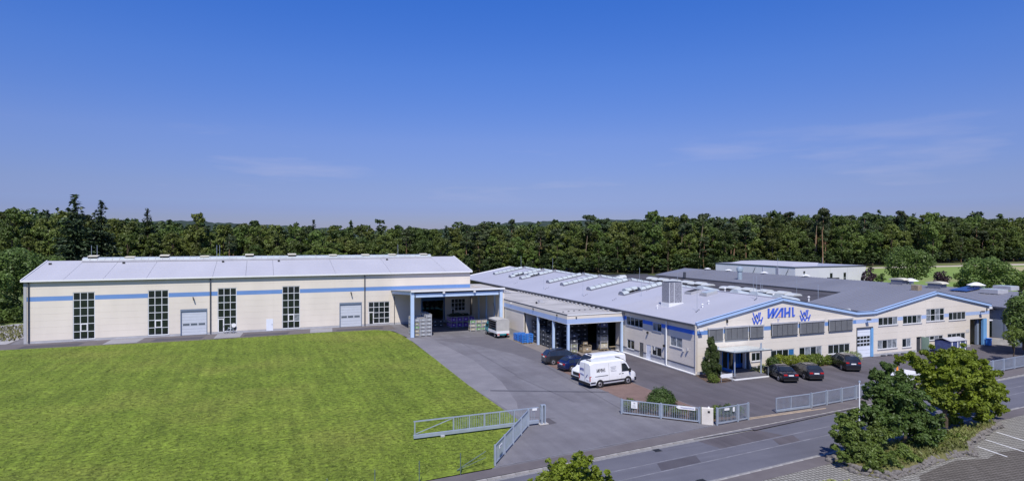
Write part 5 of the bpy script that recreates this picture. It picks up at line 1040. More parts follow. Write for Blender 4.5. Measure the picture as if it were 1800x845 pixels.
    def top_quad(x0, x1, w0, w1, nm):
        zz0, = interp(top, x0); zz1, = interp(top, x1); b = MB(False); lift = .035; n_ = 4; L_, R_ = [], []
        for k_ in range(n_ + 1):
            x = x0 + (x1 - x0) * k_ / n_; z, = interp(top, x); w_ = w0 + (w1 - w0) * k_ / n_; L_.append((x, -w_, z + lift)); R_.append((x, w_, z + lift))
        b.add(L_ + R_, [(k_, k_ + 1, n_ + 2 + k_, n_ + 1 + k_) for k_ in range(n_)]); b.build(nm, CARGLASS, t)
    if kind == 'sedan': top_quad(r_ + .92, r_ + 1.75, hw_ * .74, hw_ * .62, 'rear_window')
    elif kind == 'wagon': top_quad(r_ + .32, r_ + .82, hw_ * .76, hw_ * .66, 'rear_window')
    else: top_quad(r_ + .24, r_ + .66, hw_ * .76, hw_ * .66, 'rear_window')
    top_quad(f_ - 1.28, f_ - 1.88, hw_ * .78, hw_ * .66, 'windscreen')
    b = MB(False); b.box(r_ - .03, r_ + .05, -.26, .26, H * .50, H * .50 + .11); b.build('number_plate', PLATE, t)
    b = MB(False); b.box(r_ - .02, r_ + .25, -hw_ * .82, hw_ * .82, .24, .36); b.build('bumper', PLASTIC, t)
    if kind != 'sedan':
        for s_ in (-1, 1): b = MB(False); b.bar((r_ + .9, s_ * hw_ * .62, H + .05), (f_ - 2.1, s_ * hw_ * .62, H + .04), .04); b.build('roof_rail', CHROME, t)
    return t
car('black saloon parked nearest the entrance with chrome window trim', (51.55, 50.15), R(68.5), 'sedan', PBLACK)
car('black estate car parked beside the black saloon in front of the hedge', (54.75, 49.75), R(68), 'wagon', PDGREY)
car('black SUV parked alone right of the hedge', (62.5, 51.35), R(62), 'suv', PBLACK)
car('charcoal SUV parked left of the dark blue estate car near the shed', (33.45, 66.2), R(-6), 'suv', PDGREY, chrome=False)
car('dark blue estate car with silver window trim parked behind the white vans', (33.6, 62.35), R(5), 'wagon', PNAVY)
def van(label, loc, rz, print_=True):
    t = thing('panel_van', label, 'van', (*loc, 0), rz); hw_ = 1.0; Ln = 5.85; r_, f_ = -Ln / 2, Ln / 2
    top = [(r_, 2.42), (r_ + .08, 2.52), (r_ + .5, 2.60), (1.0, 2.60), (1.35, 2.52), (1.72, 2.2), (2.18, 1.52), (2.32, 1.36), (2.75, 1.18), (f_ - .04, .98), (f_, .62)]
    secs = []; xs = sorted(set([p[0] for p in top] + list(np.linspace(r_, f_, 20))))
    for x in xs:
        zt, = interp(top, x); e = f_ - x; wv_ = hw_ * (1 - .14 * max(0, 1 - e / .5) ** 2); bl = min(1.25, zt - .05); tw = wv_ * (1 - .13 * max(0, zt - 1.25) / 1.35) if zt > 1.3 else wv_ * .92
        secs.append([(x, -wv_ * .95, .32), (x, -wv_, .5), (x, -wv_, bl * .8), (x, -wv_ * .985, bl), (x, -tw, max(bl, zt - .14)), (x, -tw * .9, zt - .02), (x, 0, zt + .03), (x, tw * .9, zt - .02), (x, tw, max(bl, zt - .14)), (x, wv_ * .985, bl), (x, wv_, bl * .8), (x, wv_, .5), (x, wv_ * .95, .32)])
    o_ = loft(secs).build('body', PWHITE, t); md = o_.modifiers.new('soft', 'BEVEL'); md.width = .05; md.segments = 2; md.limit_method = 'ANGLE'; md.angle_limit = R(25)
    sy = lambda x, z: hw_ * (.985 - (.13 + .0) * max(0, z - 1.25) / 1.35) + .012
    for s_ in (-1, 1):
        def poly(pts, nm, m_, off_=.006, ):
            b = MB(False); b.prism([(x, s_ * (sy(x, z) + off_), z) for x, z in pts], (0, s_ * .012, 0)); return b.build(nm, m_, t)
        poly([(1.02, 1.36), (2.02, 1.36), (1.62, 2.02), (1.45, 2.16), (1.02, 2.16)], 'side_window', CARGLASS, .012)
        b = MB(False)
        for x0_, x1_ in ((-2.9, -2.30), (-1.40, 1.72), (2.62, 2.85)): b.box(x0_, x1_, s_ * (hw_ + .012) - .02, s_ * (hw_ + .012) + .02, .52, .64)
        b.build('rubbing_strip', PLASTIC, t); b = MB(False); b.box(-1.40, 1.70, s_ * hw_ - .02, s_ * hw_ + .02, .22, .34); b.build('sill', PLASTIC, t)
        b = MB(False); b.box(-2.35, -.75, s_ * (hw_ + .006) - .012, s_ * (hw_ + .006) + .012, 1.14, 1.18); b.build('door_rail', PLASTIC, t)
        for x in (-.62, .98): b = MB(False); b.box(x - .008, x + .008, s_ * (hw_ * .992) - .012, s_ * (hw_ * .992) + .012, .66, 1.25); b.bar((x, s_ * sy(x, 1.25), 1.25), (x, s_ * sy(x, 2.35), 2.35), .015); b.build('door_gap', mat('gap_grey', (.25, .25, .25), .7), t)
        b = MB(False); b.cbox((1.12, s_ * (hw_ + .01), 1.16), (.2, .03, .05)); b.cbox((.75, s_ * (hw_ + .01), 1.16), (.2, .03, .05)); b.build('handle', PLASTIC, t)
        b = MB(False); b.cbox((1.92, s_ * (hw_ + .16), 1.45), (.12, .22, .36)); b.build('mirror', PLASTIC, t)
        b = MB(False); b.box(r_ - .02, r_ + .14, s_ * .92 - .07, s_ * .92 + .07, .72, 1.22); b.build('tail_light', TAIL, t)
        b = MB(False); b.prism([(f_ - .34, s_ * .78 - .12, .88), (f_ - .02, s_ * .72 - .12, .82), (f_ - .06, s_ * .72 - .1, 1.02), (f_ - .36, s_ * .78 - .1, 1.14)], (0, .24, 0)); b.build('headlight', HEADL, t)
        for x in (-1.72 - .05, 1.84 - .05):
            b = MB(False); b.tube((x, s_ * (hw_ - .35), .36), (x, s_ * (hw_ + .018), .36), .46, n=22); b.build('wheel_arch', PLASTIC, t); wheel(t, x, s_ * (hw_ + .03), .35, .24)
    b = MB(False); b.add([(2.2, -.80, 1.535), (2.2, .80, 1.535), (1.74, .74, 2.235), (1.74, -.74, 2.235)], [(0, 1, 2, 3)]); b.add([(1.74, -.74, 2.235), (1.74, .74, 2.235), (1.40, .70, 2.555), (1.40, -.70, 2.555)], [(0, 1, 2, 3)]); b.build('windscreen', CARGLASS, t)
    b = MB(False); b.box(f_ - .04, f_ + .02, -.55, .55, .62, .92); b.build('grille', PLASTIC, t); b = MB(False); b.box(f_ - .2, f_ + .05, -.9, .9, .28, .50); b.build('bumper', PLASTIC, t)
    b = MB(False); b.box(r_ - .06, r_ + .12, -.95, .95, .30, .55); b.build('bumper', PLASTIC, t); b = MB(False); b.box(r_ - .03, r_, -.72, -.28, .78, .9); b.build('number_plate', PLATE, t)
    b = MB(False); b.box(r_ - .02, r_ + .01, -.01, .01, .6, 2.4); b.build('door_gap', MATS['gap_grey'], t)
    for x in (-2.45, 2.0 - .8): b = MB(False); b.box(x - .08, x + .08, -.35, .35, 2.615, 2.66); b.build('roof_strip', PLASTIC, t)
    if print_:
        ink = mat('print_black', (.03, .03, .05), .5); 
        def word(org, ux, uz, sc, dn, m_):
            b = MB(False); org = np.array(org); ux = np.array(ux, float); uz = np.array(uz, float); dn = np.array(dn, float)
            for polys in WORD.values():
                for p_ in polys: b.prism([org + ux * (a - 460) * sc + uz * (456 - (c + .055 * (a - 460))) * sc for a, c in p_], dn * .006)
            return b.build('lettering', m_, t)
        word((-2.15, -sy(-2, 1.75) - .006, 1.52), (1, 0, 0), (0, .0, 1), .0024, (0, -1, 0), ink)
        word((r_ - .03, .80, 1.62), (0, -1, 0), (0, 0, 1), .0016, (-1, 0, 0), mat('print_navy', (.04, .06, .3), .5))
        b = MB(False)
        for i in range(4): b.box(-.42 + .05 * (i % 2), .32 - .08 * (i % 3), -sy(0, 1.9 - .14 * i) - .008, -sy(0, 1.9 - .14 * i) - .002, 1.92 - .14 * i, 1.97 - .14 * i)
        b.build('print_lines', mat('print_grey', (.45, .45, .48), .5), t)
        b = MB(False); b.bar((r_ - .035, .1, 1.2), (r_ - .035, .75, 1.3), .03); b.bar((r_ - .035, -.2, .98), (r_ - .035, -.5, 1.35), .04); b.build('print_lines', MATS['print_navy'], t)
    return t
van('white panel van with WAHL lettering on its side, nearest the gate', (33.0, 54.85), R(6.5))
van('white panel van facing left, half hidden behind the lettered van', (33.45, 57.55), R(186.5), False)

tk = thing('tarpaulin_truck', 'small turquoise truck with open-sided grey tarpaulin body seen from behind', 'truck', (33.35, 88.1, 0), R(91)); hw_ = 1.02
b = MB(False); b.box(-2.45, 1.1, -hw_, hw_, .72, .82); b.build('bed', STEELDK, tk)
for s_ in (-1, 1): b = MB(False); b.box(-2.42, 1.05, s_ * hw_ - .025, s_ * hw_ + .025, .72, 1.12); b.build('side_board', PLATE, tk)
b = MB(False); b.box(-2.48, -2.43, -hw_, hw_, .70, 1.10); b.build('tailboard', PLATE, tk)
b = MB(False); b.prism([(-2.45, -hw_, 1.1), (-2.45, hw_, 1.1), (-2.45, hw_, 2.72), (-2.45, 0, 2.84), (-2.45, -hw_, 2.72)], (.03, 0, 0)); b.build('rear_tarpaulin', TARP, tk)
b = MB(False); b.box(-2.42, 1.05, -hw_, -hw_ + .03, 1.12, 2.72); b.build('side_tarpaulin', TARP, tk)
b = MB(False); b.prism([(-2.45, -hw_, 2.72), (-2.45, 0, 2.84), (-2.45, hw_, 2.72), (-2.45, hw_, 2.69), (-2.45, 0, 2.80), (-2.45, -hw_, 2.69)], (3.5, 0, 0)); b.build('roof_tarpaulin', TARP, tk)
b = MB(False); b.box(1.0, 1.05, -hw_, hw_, 1.1, 2.7); b.build('front_board', DARKIN, tk); b = MB(False); b.box(-2.42, -2.1, hw_ - .04, hw_ - .01, 1.12, 2.6); b.box(-2.1, 1.0, hw_ - .08, hw_ - .03, 2.5, 2.7); b.build('gathered_tarpaulin', TARP, tk)
for z in (1.45, 1.8, 2.15): b = MB(False); b.box(-2.4, 1.0, hw_ - .05, hw_ - .02, z, z + .08); b.build('side_lath', STEELDK, tk)
b = loft([[(x, -.92 * q_, .5), (x, -.95 * q_, 1.2), (x, -.78 * q_, zt), (x, .78 * q_, zt), (x, .95 * q_, 1.2), (x, .92 * q_, .5)] for x, zt, q_ in ((1.12, 2.05, 1), (1.9, 2.1, 1), (2.35, 1.9, 1), (2.8, 1.35, .98), (3.1, 1.0, .92))]); b.build('cab', PTURQ, tk)
b = MB(False); b.box(1.5, 2.2, .9, .97, 1.25, 1.75); b.build('side_window', CARGLASS, tk)
for s_ in (-1, 1):
    b = MB(False); b.box(-2.52, -2.42, s_ * .75 - .14, s_ * .75 + .14, .52, .68); b.build('tail_light', TAIL, tk)
    for x in (-1.5, 2.1): wheel(tk, x, s_ * .98, .34, .24)
b = MB(False); b.box(-2.5, -2.44, -.5, .5, .5, .66); b.build('bumper', PTURQ, tk); b = MB(False); b.box(-2.53, -2.505, .62, .95, .42, .52); b.build('number_plate', PLATE, tk)
# pale vehicle glimpsed through the roadside trees
pv = thing('works_trailer', 'white and orange works trailer glimpsed through the roadside trees', 'trailer', (59.5, 42.3, 0), R(10)); b = MB(False); b.box(-1.9, 1.9, -.9, .9, .5, 1.5); b.build('body', PWHITE, pv); b = MB(False); b.prism([(-1.0, 0, 1.5), (-.6, 0, 1.5), (-.8, 0, 2.25)], (0, .1, 0)); b.build('beacon_board', mat('signal_orange', (.85, .28, .03), .5), pv)
for s_ in (-1, 1): wheel(pv, 0, s_ * .95, .33); wheel(pv, 1.0, s_ * .95, .33)

# ================================================================== VEGETATION
def leafmat(name, col, rand=.0, transl=.22, var=.28, scale=.6, rough=.55): return mat(name, col, rough, var, scale, rand=rand, transl=transl, spec=.35)
LB = leafmat('leaf_forest', (.085, .118, .022), 1.0, .18, .35, .35); LP = leafmat('needle_pine', (.050, .070, .026), .8, .1, .3, .4); LS = leafmat('needle_spruce', (.032, .056, .024), .6, .08, .3, .4)
LM = leafmat('leaf_maple', (.165, .215, .018), 0, .3, .28, .8); LD = leafmat('leaf_dark', (.078, .125, .024), .3, .22, .3, .8); LL = leafmat('leaf_light', (.105, .165, .035), .4, .25, .3, .5)
LY = leafmat('leaf_yellowgreen', (.20, .24, .025), 0, .25, .3, 1.2); LPUR = leafmat('leaf_copper', (.040, .020, .030), 0, .1, .3, 1); LHED = leafmat('leaf_hedge', (.115, .16, .022), 0, .2, .35, 1.5); LDRY = leafmat('leaf_dry', (.13, .13, .045), 0, .2, .3, 1)
LYEW = leafmat('leaf_yew', (.055, .095, .018), 0, .2, .3, 1.5); LTH = leafmat('leaf_thuja', (.060, .088, .022), 0, .2, .35, 1.5); LCR = leafmat('leaf_cream', (.42, .44, .16), 0, .2, .25, 1.5)
def rdir(r, n):
    v = r.normal(size=(n, 3)); return v / np.linalg.norm(v, axis=1)[:, None]
def leaves(r, lobes, n, size, flat=1.0, jit=.7, inner=.6):
    """points and normals for leaf faces spread over the shells of many lobes (cx,cy,cz,rx,rz)"""
    L_ = np.array(lobes, float); wgt = L_[:, 3] ** 2; idx = r.choice(len(L_), n * 2, p=wgt / wgt.sum()); d = rdir(r, n * 2); d[:, 2] += .25; d /= np.linalg.norm(d, axis=1)[:, None]
    k = r.uniform(inner, 1.06, n * 2) * (1 + .16 * np.sin(d[:, 0] * 7 + idx) * np.cos(d[:, 1] * 6 + idx * 2)); c = L_[idx]; p = np.c_[c[:, 0] + d[:, 0] * c[:, 3] * k, c[:, 1] + d[:, 1] * c[:, 3] * k, c[:, 2] + d[:, 2] * c[:, 4] * k]
    keep = np.ones(len(p), bool)
    for j in range(len(L_)):
        q = (p - L_[j, :3]) / np.array((L_[j, 3], L_[j, 3], L_[j, 4])); keep &= ~(((q ** 2).sum(1) < .62) & (idx != j))
    p, d = p[keep][:n], d[keep][:n]; m = len(p)
    nr = d + r.normal(0, jit, (m, 3)); nr[:, 2] += .3; nr /= np.linalg.norm(nr, axis=1)[:, None]
    a = np.cross(nr, rdir(r, m)); a /= np.linalg.norm(a, axis=1)[:, None]; b_ = np.cross(nr, a); s_ = size * r.uniform(.6, 1.35, m)[:, None]
    return p, a * s_, b_ * s_ * .62
def crown_lobes(r, w, z0, z1, n, lr=.27, shape=1.0):
    out = []
    for i in range(n):
        u = r.random(); z = z0 + (z1 - z0) * (.08 + .84 * u); prof = math.sin(math.pi * (.12 + .80 * u ** shape)) ** .7; a = r.uniform(0, 2 * math.pi) ; q = w * .5 * prof * r.uniform(.35, .85); rad = w * lr * r.uniform(.65, 1.2) * (.6 + .4 * prof)
        out.append((math.cos(a) * q, math.sin(a) * q, z, rad, rad * r.uniform(.65, .95)))
    return out
def leaf_mesh(name, arrs, m):
    return quads_mesh(name, np.concatenate([a[0] for a in arrs]), np.concatenate([a[1] for a in arrs]), np.concatenate([a[2] for a in arrs]), m)
def trunk_mb(h, r0, r1, lobes, r, nl=5, z0=None, bend=.3):
    b = MB(False); pts = [np.array((r.normal(0, bend) * k * .3, r.normal(0, bend) * k * .3, h * k)) for k in np.linspace(0, 1, 5)]; pts[0][:2] = 0
    for i in range(4): b.tube(pts[i], pts[i + 1] + (0, 0, .05), r0 + (r1 - r0) * i / 4, r0 + (r1 - r0) * (i + 1) / 4, n=8, cap=False)
    for j in range(min(nl, len(lobes))):
        l_ = lobes[j]; k = r.uniform(.35, .8); s_ = pts[0] + (pts[-1] - pts[0]) * min(k, max(.25, (l_[2] / h) * .6)); e = np.array(l_[:3]); mid = (s_ + e) / 2 + (0, 0, -.08 * h * .3); b.tube(s_, mid, r0 * .42, r0 * .28, n=6, cap=False); b.tube(mid, e, r0 * .28, r0 * .08, n=6, cap=False)
    return b
def mesh_only(mb_, name, m):
    me = bpy.data.meshes.new(name); me.from_pydata([tuple(p) for p in mb_.v], [], mb_.f); me.materials.append(m); return me
r = np.random.default_rng(11)
PROT = {'broadleaf': [], 'pine': [], 'spruce': []}
for i in range(9):     # unit: 20 m high
    w_ = r.uniform(8, 11); lb = crown_lobes(r, w_, 3.0 if i % 3 else 1.2, 19.6, 46, .145, r.uniform(.8, 1.3)); PROT['broadleaf'].append((leaf_mesh('crown', [leaves(r, lb, 3600, .40)], LB), mesh_only(trunk_mb(15, .32, .1, lb, r, 6), 'trunk', TRUNK), w_))
for i in range(6):
    lb = []
    for k_ in range(15): z = r.uniform(11.5, 19.2); q = (19.9 - z) * .34 + .9; a = r.uniform(0, 6.28); lb.append((math.cos(a) * q * r.uniform(.2, 1), math.sin(a) * q * r.uniform(.2, 1), z, r.uniform(.8, 1.5), r.uniform(.5, .9)))
    b = MB(False); b.tube((0, 0, 0), (r.normal(0, .3), r.normal(0, .3), 12), .22, .15, n=7, cap=False); b.tube((0, 0, 12), (0, 0, 19), .15, .04, n=6, cap=False)
    for k_ in range(8): l_ = lb[k_]; b.tube((0, 0, l_[2] - 1), l_[:3], .07, .03, n=5, cap=False)
    for k_ in range(5): a = r.uniform(0, 6.28); z = r.uniform(6, 11); b.tube((0, 0, z), (math.cos(a) * 1.5, math.sin(a) * 1.5, z + .3), .04, .015, n=4, cap=False)
    PROT['pine'].append((leaf_mesh('crown', [leaves(r, lb, 1700, .36, jit=.9)], LP), mesh_only(b, 'trunk', PINEBARK), 6))
for i in range(5):
    pts, A_, B_ = [], [], []; w0 = r.uniform(3.4, 4.4)
    for z in np.linspace(2.0, 19.5, 44) + r.uniform(-.15, .15, 44):
        rad = w0 * (1 - (z / 20) ** 1.25) * r.uniform(.8, 1.15) + .15; nb_ = max(5, int(9 * rad / 2))
        for a in r.uniform(0, 6.28, nb_):
            rl_ = rad * r.uniform(.75, 1.15)
            for t_ in np.linspace(.12, 1, max(2, int(rl_ / .30))):
                for q_ in range(2):
                    pts.append((math.cos(a) * rl_ * t_ + r.normal(0, .10), math.sin(a) * rl_ * t_ + r.normal(0, .10), z - .45 * t_ * rl_ * .6 + .45 * t_ ** 3 + r.normal(0, .14))); A_.append((math.cos(a) * .30 + r.normal(0, .08), math.sin(a) * .30 + r.normal(0, .08), r.normal(-.06, .12))); B_.append((-math.sin(a) * .17, math.cos(a) * .17, r.normal(0, .16)))
    b = MB(False); b.tube((0, 0, 0), (0, 0, 19.9), .24, .03, n=7, cap=False); PROT['spruce'].append((quads_mesh('crown', np.array(pts), np.array(A_), np.array(B_), LS), mesh_only(b, 'trunk', TRUNK), 5))
def tree_from(kind, i, x, y, h, label, group, rz=None, wide=1.0, z=0, crown_mat=None, name=None):
    me_c, me_t, w_ = PROT[kind][i % len(PROT[kind])]; s_ = h / 20
    t = thing(name or {'broadleaf': 'broadleaf_tree', 'pine': 'pine_tree', 'spruce': 'spruce_tree'}[kind], label, 'tree', (x, y, z), rz if rz is not None else random.uniform(0, 6.28), group); t.scale = (s_ * wide, s_ * wide, s_)
    c = link_mesh('crown', me_c, t); link_mesh('trunk', me_t, t)
    if crown_mat: c.material_slots[0].link = 'OBJECT'; c.material_slots[0].material = crown_mat
    return t
DEP = lambda px: float(np.interp(px, [-250, 0, 300, 700, 900, 1100, 1300, 1500, 1650, 1800, 2100], [190, 212, 235, 250, 258, 262, 275, 325, 372, 396, 430]))
TOP = lambda px: float(np.interp(px, [-250, 0, 60, 200, 330, 430, 560, 700, 820, 900, 1000, 1100, 1200, 1400, 1600, 1700, 1800, 2100], [348, 358, 363, 374, 383, 386, 390, 392, 390, 386, 383, 379, 375, 368, 371, 373, 378, 384]))
def place(px, D): lat = (px - 900) / FOC * D; p = np.array((fw[0], fw[1])) / math.cos(PITCH) * D + rt[:2] * lat; return float(p[0]), float(p[1])
# light young trees along the forest foot are lower than the front row
labs = {('broadleaf', 0): 'broadleaf tree in the dark forest wall rising behind the long hall', ('broadleaf', 1): 'broadleaf tree in the forest wall behind the white office roofs', ('broadleaf', 2): 'broadleaf tree in the forest edge beyond the far meadow at right',
        ('pine', 0): 'pine with bare reddish trunk in the forest behind the long hall', ('pine', 1): 'pine with bare reddish trunk in the forest behind the office roofs', ('pine', 2): 'pine standing in the forest beyond the far meadow',
        ('spruce', 0): 'pointed spruce in the forest behind the long hall', ('spruce', 1): 'pointed spruce in the forest behind the office roofs', ('spruce', 2): 'pointed spruce in the forest beyond the far meadow'}
n_ind = 0; back = []
for row in range(7):
    px = -170 + row * 9
    while px < 1985:
        D = DEP(px) + row * 9.5 + random.uniform(-3, 3); x, y = place(px, D); zone = 0 if px < 860 else 1 if px < 1540 else 2
        tgt = TOP(px) + random.gauss(1.5, 4); hmax = 15 + (418 - tgt) * D / FOC
        pine_p = (.12 if zone == 0 else .45 if zone == 1 else .35); kd = random.random(); kind = 'pine' if kd < pine_p else 'spruce' if kd < pine_p + .06 else 'broadleaf'
        if row == 0: h = hmax * random.uniform(.52, .80); kind = 'broadleaf' if kind == 'spruce' or random.random() < .6 else kind
        elif row == 1: h = hmax * random.uniform(.72, .95)
        else: h = hmax * random.uniform(.90, 1.0)
        if row < 4 and -110 < px < 1915:
            tree_from(kind, random.randrange(99), x, y, h, labs[(kind, zone)], '%ss in the forest %s' % (kind if kind != 'broadleaf' else 'broadleaf tree', ('behind the long hall', 'behind the office roofs', 'beyond the far meadow')[zone]), wide=random.uniform(.9, 1.2)); n_ind += 1
        else: back.append((kind, random.randrange(99), x, y, h, random.uniform(0, 6.28)))
        px += random.uniform(.75, 1.3) * 7.6 / D * FOC * (1.05 if row < 4 else .95)
print('individual forest trees', n_ind, 'back', len(back))
for row in range(8):
    px = -190
    while px < 2000:
        D = DEP(px) - 5 + row * 8 + random.uniform(-2, 2); x, y = place(px, D); back.append(('broadleaf', random.randrange(99), x, y, random.uniform(6, 10) if row < 3 else 13, random.uniform(0, 6.28))); px += random.uniform(.8, 1.2) * 6.2 / D * FOC
# the rest of the wood, one mass
vv = []
for kind, i, x, y, h, a in back:
    me_c = PROT[kind][i % len(PROT[kind])][0]; co = np.empty(len(me_c.vertices) * 3, np.float32); me_c.vertices.foreach_get('co', co); co = co.reshape(-1, 4, 3); k_ = rng.random(len(co)) < .20; q = co[k_].copy(); cen = q.mean(1, keepdims=True); q = cen + (q - cen) * 1.9
    s_ = h / 20; q = q * np.array((s_ * 1.6, s_ * 1.6, s_) if h < 11 else (s_, s_, s_)); ca, sa = math.cos(a), math.sin(a); q = np.stack([q[..., 0] * ca - q[..., 1] * sa + x, q[..., 0] * sa + q[..., 1] * ca + y, q[..., 2]], -1); vv.append(q)
v = np.concatenate(vv); n = len(v); me = bpy.data.meshes.new('woodland'); me.vertices.add(4 * n); me.vertices.foreach_set('co', v.reshape(-1)); me.loops.add(4 * n); me.loops.foreach_set('vertex_index', np.arange(4 * n, dtype=np.int32)); me.polygons.add(n); me.polygons.foreach_set('loop_start', np.arange(0, 4 * n, 4, dtype=np.int32)); me.polygons.foreach_set('loop_total', np.full(n, 4, dtype=np.int32)); me.update(); me.materials.append(leafmat('leaf_wood_mass', (.055, .085, .022), 0, .15, .45, .05))
setp(link_mesh('woodland', me), 'deep dark woodland filling in behind the forest edge', 'woodland', kind='stuff')
# forest floor and distant wooded ridge
fl = [place(px, DEP(px) - 9) for px in range(-300, 2200, 100)] + [place(px, 760) for px in range(2200, -400, -100)]
sheet('forest_floor', fl, -.03, FLOORM)
nx, ny = 260, 30; hv = []
for j in range(ny):
    D = 700 + j * 55
    for i in range(nx):
        px = -500 + i * (2800 / nx); x, y = place(px, D); ridge = float(np.interp(px, [-500, 200, 330, 450, 620, 760, 860, 960, 1100, 1250, 1400, 1800, 2300], [25, 28, 30, 24, 14, 14, 24, 29, 32, 32, 28, 22, 20])) * 1400 / FOC + 15
        f_ = math.sin(min(1, j / 13) * math.pi / 2); hv.append((x, y, ridge * f_ + random.uniform(-3.2, 3.2) - 2))
b = MB(); b.add(hv, [(j * nx + i, j * nx + i + 1, (j + 1) * nx + i + 1, (j + 1) * nx + i) for j in range(ny - 1) for i in range(nx - 1)]); struct(b.build('wooded_hill', mat('far_wood', (.026, .042, .022), .9, .4, .02, bump=.6, bscale=.15), base=(0, 0, 0)))
print('hill ok')

# special silhouettes: tall spruces at the left
for px, top_, D, lb in ((132, 342, 205, 'tallest dark spruce standing out above the forest at left'), (178, 353, 212, 'second tall spruce right of the tallest one above the left forest'), (259, 366, 240, 'small pointed spruce top rising above the forest at left')):
    x, y = place(px, D); tree_from('spruce', px, x, y, 15 + (418 - top_) * D / FOC, lb, None, wide=1.25 if D < 220 else 1)
for px, top_, D, lb in ((346, 368, 240, 'round-topped tree rising above the forest left of centre'), (1147, 364, 262, 'domed tree crown standing above the forest right of centre'), (1447, 357, 298, 'tall pine crown standing highest above the right forest'), (1640, 366, 350, 'broad crown standing up over the right forest'), (22, 358, 200, 'brownish tree standing at the far left edge of the forest')):
    x, y = place(px, D); tree_from('pine' if px == 1447 else 'broadleaf', px, x, y, 15 + (418 - top_) * D / FOC, lb, None, wide=.8)
# leaning bare trunks in the forest edge
for px, y0, y1, lean in ((1232, 462, 388, 1.5), (1198, 446, 408, .4), (1030, 478, 412, .8), (1434, 424, 382, 1.2)):
    D = DEP(px) + 3; x, y = place(px, D); z1 = 15 + (418 - y1) * D / FOC; t = thing('pine_tree', 'pine with long pale bare trunk leaning out of the forest edge', 'tree', (x, y, 0), 0, 'pale bare-trunked pines at the forest edge'); b = MB(False); b.tube((-lean, 0, 0), (0, 0, z1 * .6), .20, .15, n=7, cap=False); b.tube((0, 0, z1 * .6), (lean, 0, z1), .15, .08, n=7, cap=False); b.build('trunk', mat('pale_bark', (.24, .175, .12), .9, .25, 2), t)
    lb = [(lean + r.normal(0, 1), r.normal(0, 1), z1 + r.uniform(-.5, 2.2), r.uniform(.8, 1.4), .8) for _ in range(7)]; link_mesh('crown', leaf_mesh('crown', [leaves(r, lb, 700, .36)], LP), t)

# ---- trees between the buildings and the forest
def tree_at(name, label, base, lobes, m, n, size, th=None, tr=.2, cat='tree', group=None, tm=TRUNK, nl=8, jit=.7, extra=None):
    """lobes are in world coordinates"""
    t = thing(name, label, cat, base, 0, group); lb = [(l_[0] - base[0], l_[1] - base[1], l_[2] - base[2], l_[3], l_[4]) for l_ in lobes]
    link_mesh('crown' if cat == 'tree' else 'foliage', leaf_mesh('foliage', [leaves(r, lb, n, size, jit=jit)] + (extra or []), m), t)
    if th: link_mesh('trunk', mesh_only(trunk_mb(th, tr, tr * .45, lb, r, nl), 'trunk', tm), t)
    return t
def px_lobes(cpx, cpy, wpx, hpx, D, n, fr=.30, depth=1.0):
    """random lobes filling an ellipse seen at pixel centre, at distance D"""
    sc = FOC / D; out = []
    for i in range(n):
        a = r.uniform(0, 2 * math.pi); q = math.sqrt(r.random()) * .74; u, v_ = math.cos(a) * q * wpx / 2, math.sin(a) * q * hpx / 2; dd = r.uniform(-.5, .5) * wpx / sc * .7 * depth
        x, y = place(cpx + u, D + dd); rad = fr * min(wpx, hpx) / sc * r.uniform(.6, 1.0); out.append((x, y, 15 - (cpy + v_ - 422.5 + FOC * PITCH) * D / FOC, rad, rad * .85))
    return out
for (cpx, cpy, wpx, hpx, D, n, m, lb, cnt, sz) in ((1600, 464, 92, 72, 178, 26, LD, 'broad dark green tree standing alone behind the grey roof', 5200, .34), (1527, 484, 30, 32, 172, 9, LPUR, 'small purple-leaved tree right of the pale hall', 900, .28), (1655, 489, 36, 30, 165, 10, LPUR, 'purple-leaved shrub between the dark tree and the light tree', 1000, .28),
        (1549, 488, 22, 18, 168, 6, LD, 'small rounded green bush beside the purple tree', 500, .26), (1735, 480, 105, 58, 150, 30, LL, 'wide light green tree behind the grey roof at right', 6000, .30), (1792, 492, 60, 44, 140, 14, LL, 'light green tree at the right edge of the field', 2600, .28), (1690, 492, 40, 32, 158, 10, LL, 'small light green tree left of the wide light tree', 1200, .28),
        (1575, 486, 26, 14, 176, 5, LL, 'low light bush at the foot of the dark tree', 350, .25)):
    lob = px_lobes(cpx, cpy, wpx, hpx, D, n * 2, .22); bx, by = place(cpx, D); tree_at('tree', lb, (bx, by, 0), lob, m, cnt, sz, th=max(3, lob[0][2]), tr=.28)
# left: light trees beyond the hall gable and the grassy slope
for (cpx, cpy, wpx, hpx, D, n, m, lb, cnt) in ((30, 478, 90, 92, 118, 26, LL, 'light green tree left of the long hall gable', 5200), (82, 476, 80, 66, 128, 20, LL, 'light green tree peeping over the hall roof slope', 3600), (-22, 490, 80, 110, 112, 22, LL, 'light green tree cut by the left edge of the picture', 4200), (12, 545, 60, 60, 112, 16, LD, 'dark bushy undergrowth left of the hall corner', 2400), (-30, 556, 70, 50, 106, 12, LD, 'dark bush at the left edge above the gravel', 1800)):
    bx, by = place(cpx, D); tree_at('tree', lb, (bx, by, 0), px_lobes(cpx, cpy, wpx, hpx, D, n * 2, .2), m, int(cnt * 1.3), .26, th=6, tr=.18, cat='tree')
x, y = place(10, 105); n = 5000; xx = rng.uniform(-60, -33, n); yy = rng.uniform(104, 128, n); k_ = (yy > 106.8 + .0 * xx) & (yy > 110 - (xx + 34) * .0) ; xx, yy = xx[k_], yy[k_]; n = len(xx); xx = xx - .4; hh = rng.uniform(.15, .6, n); Cc = np.c_[xx, yy, hh / 2]
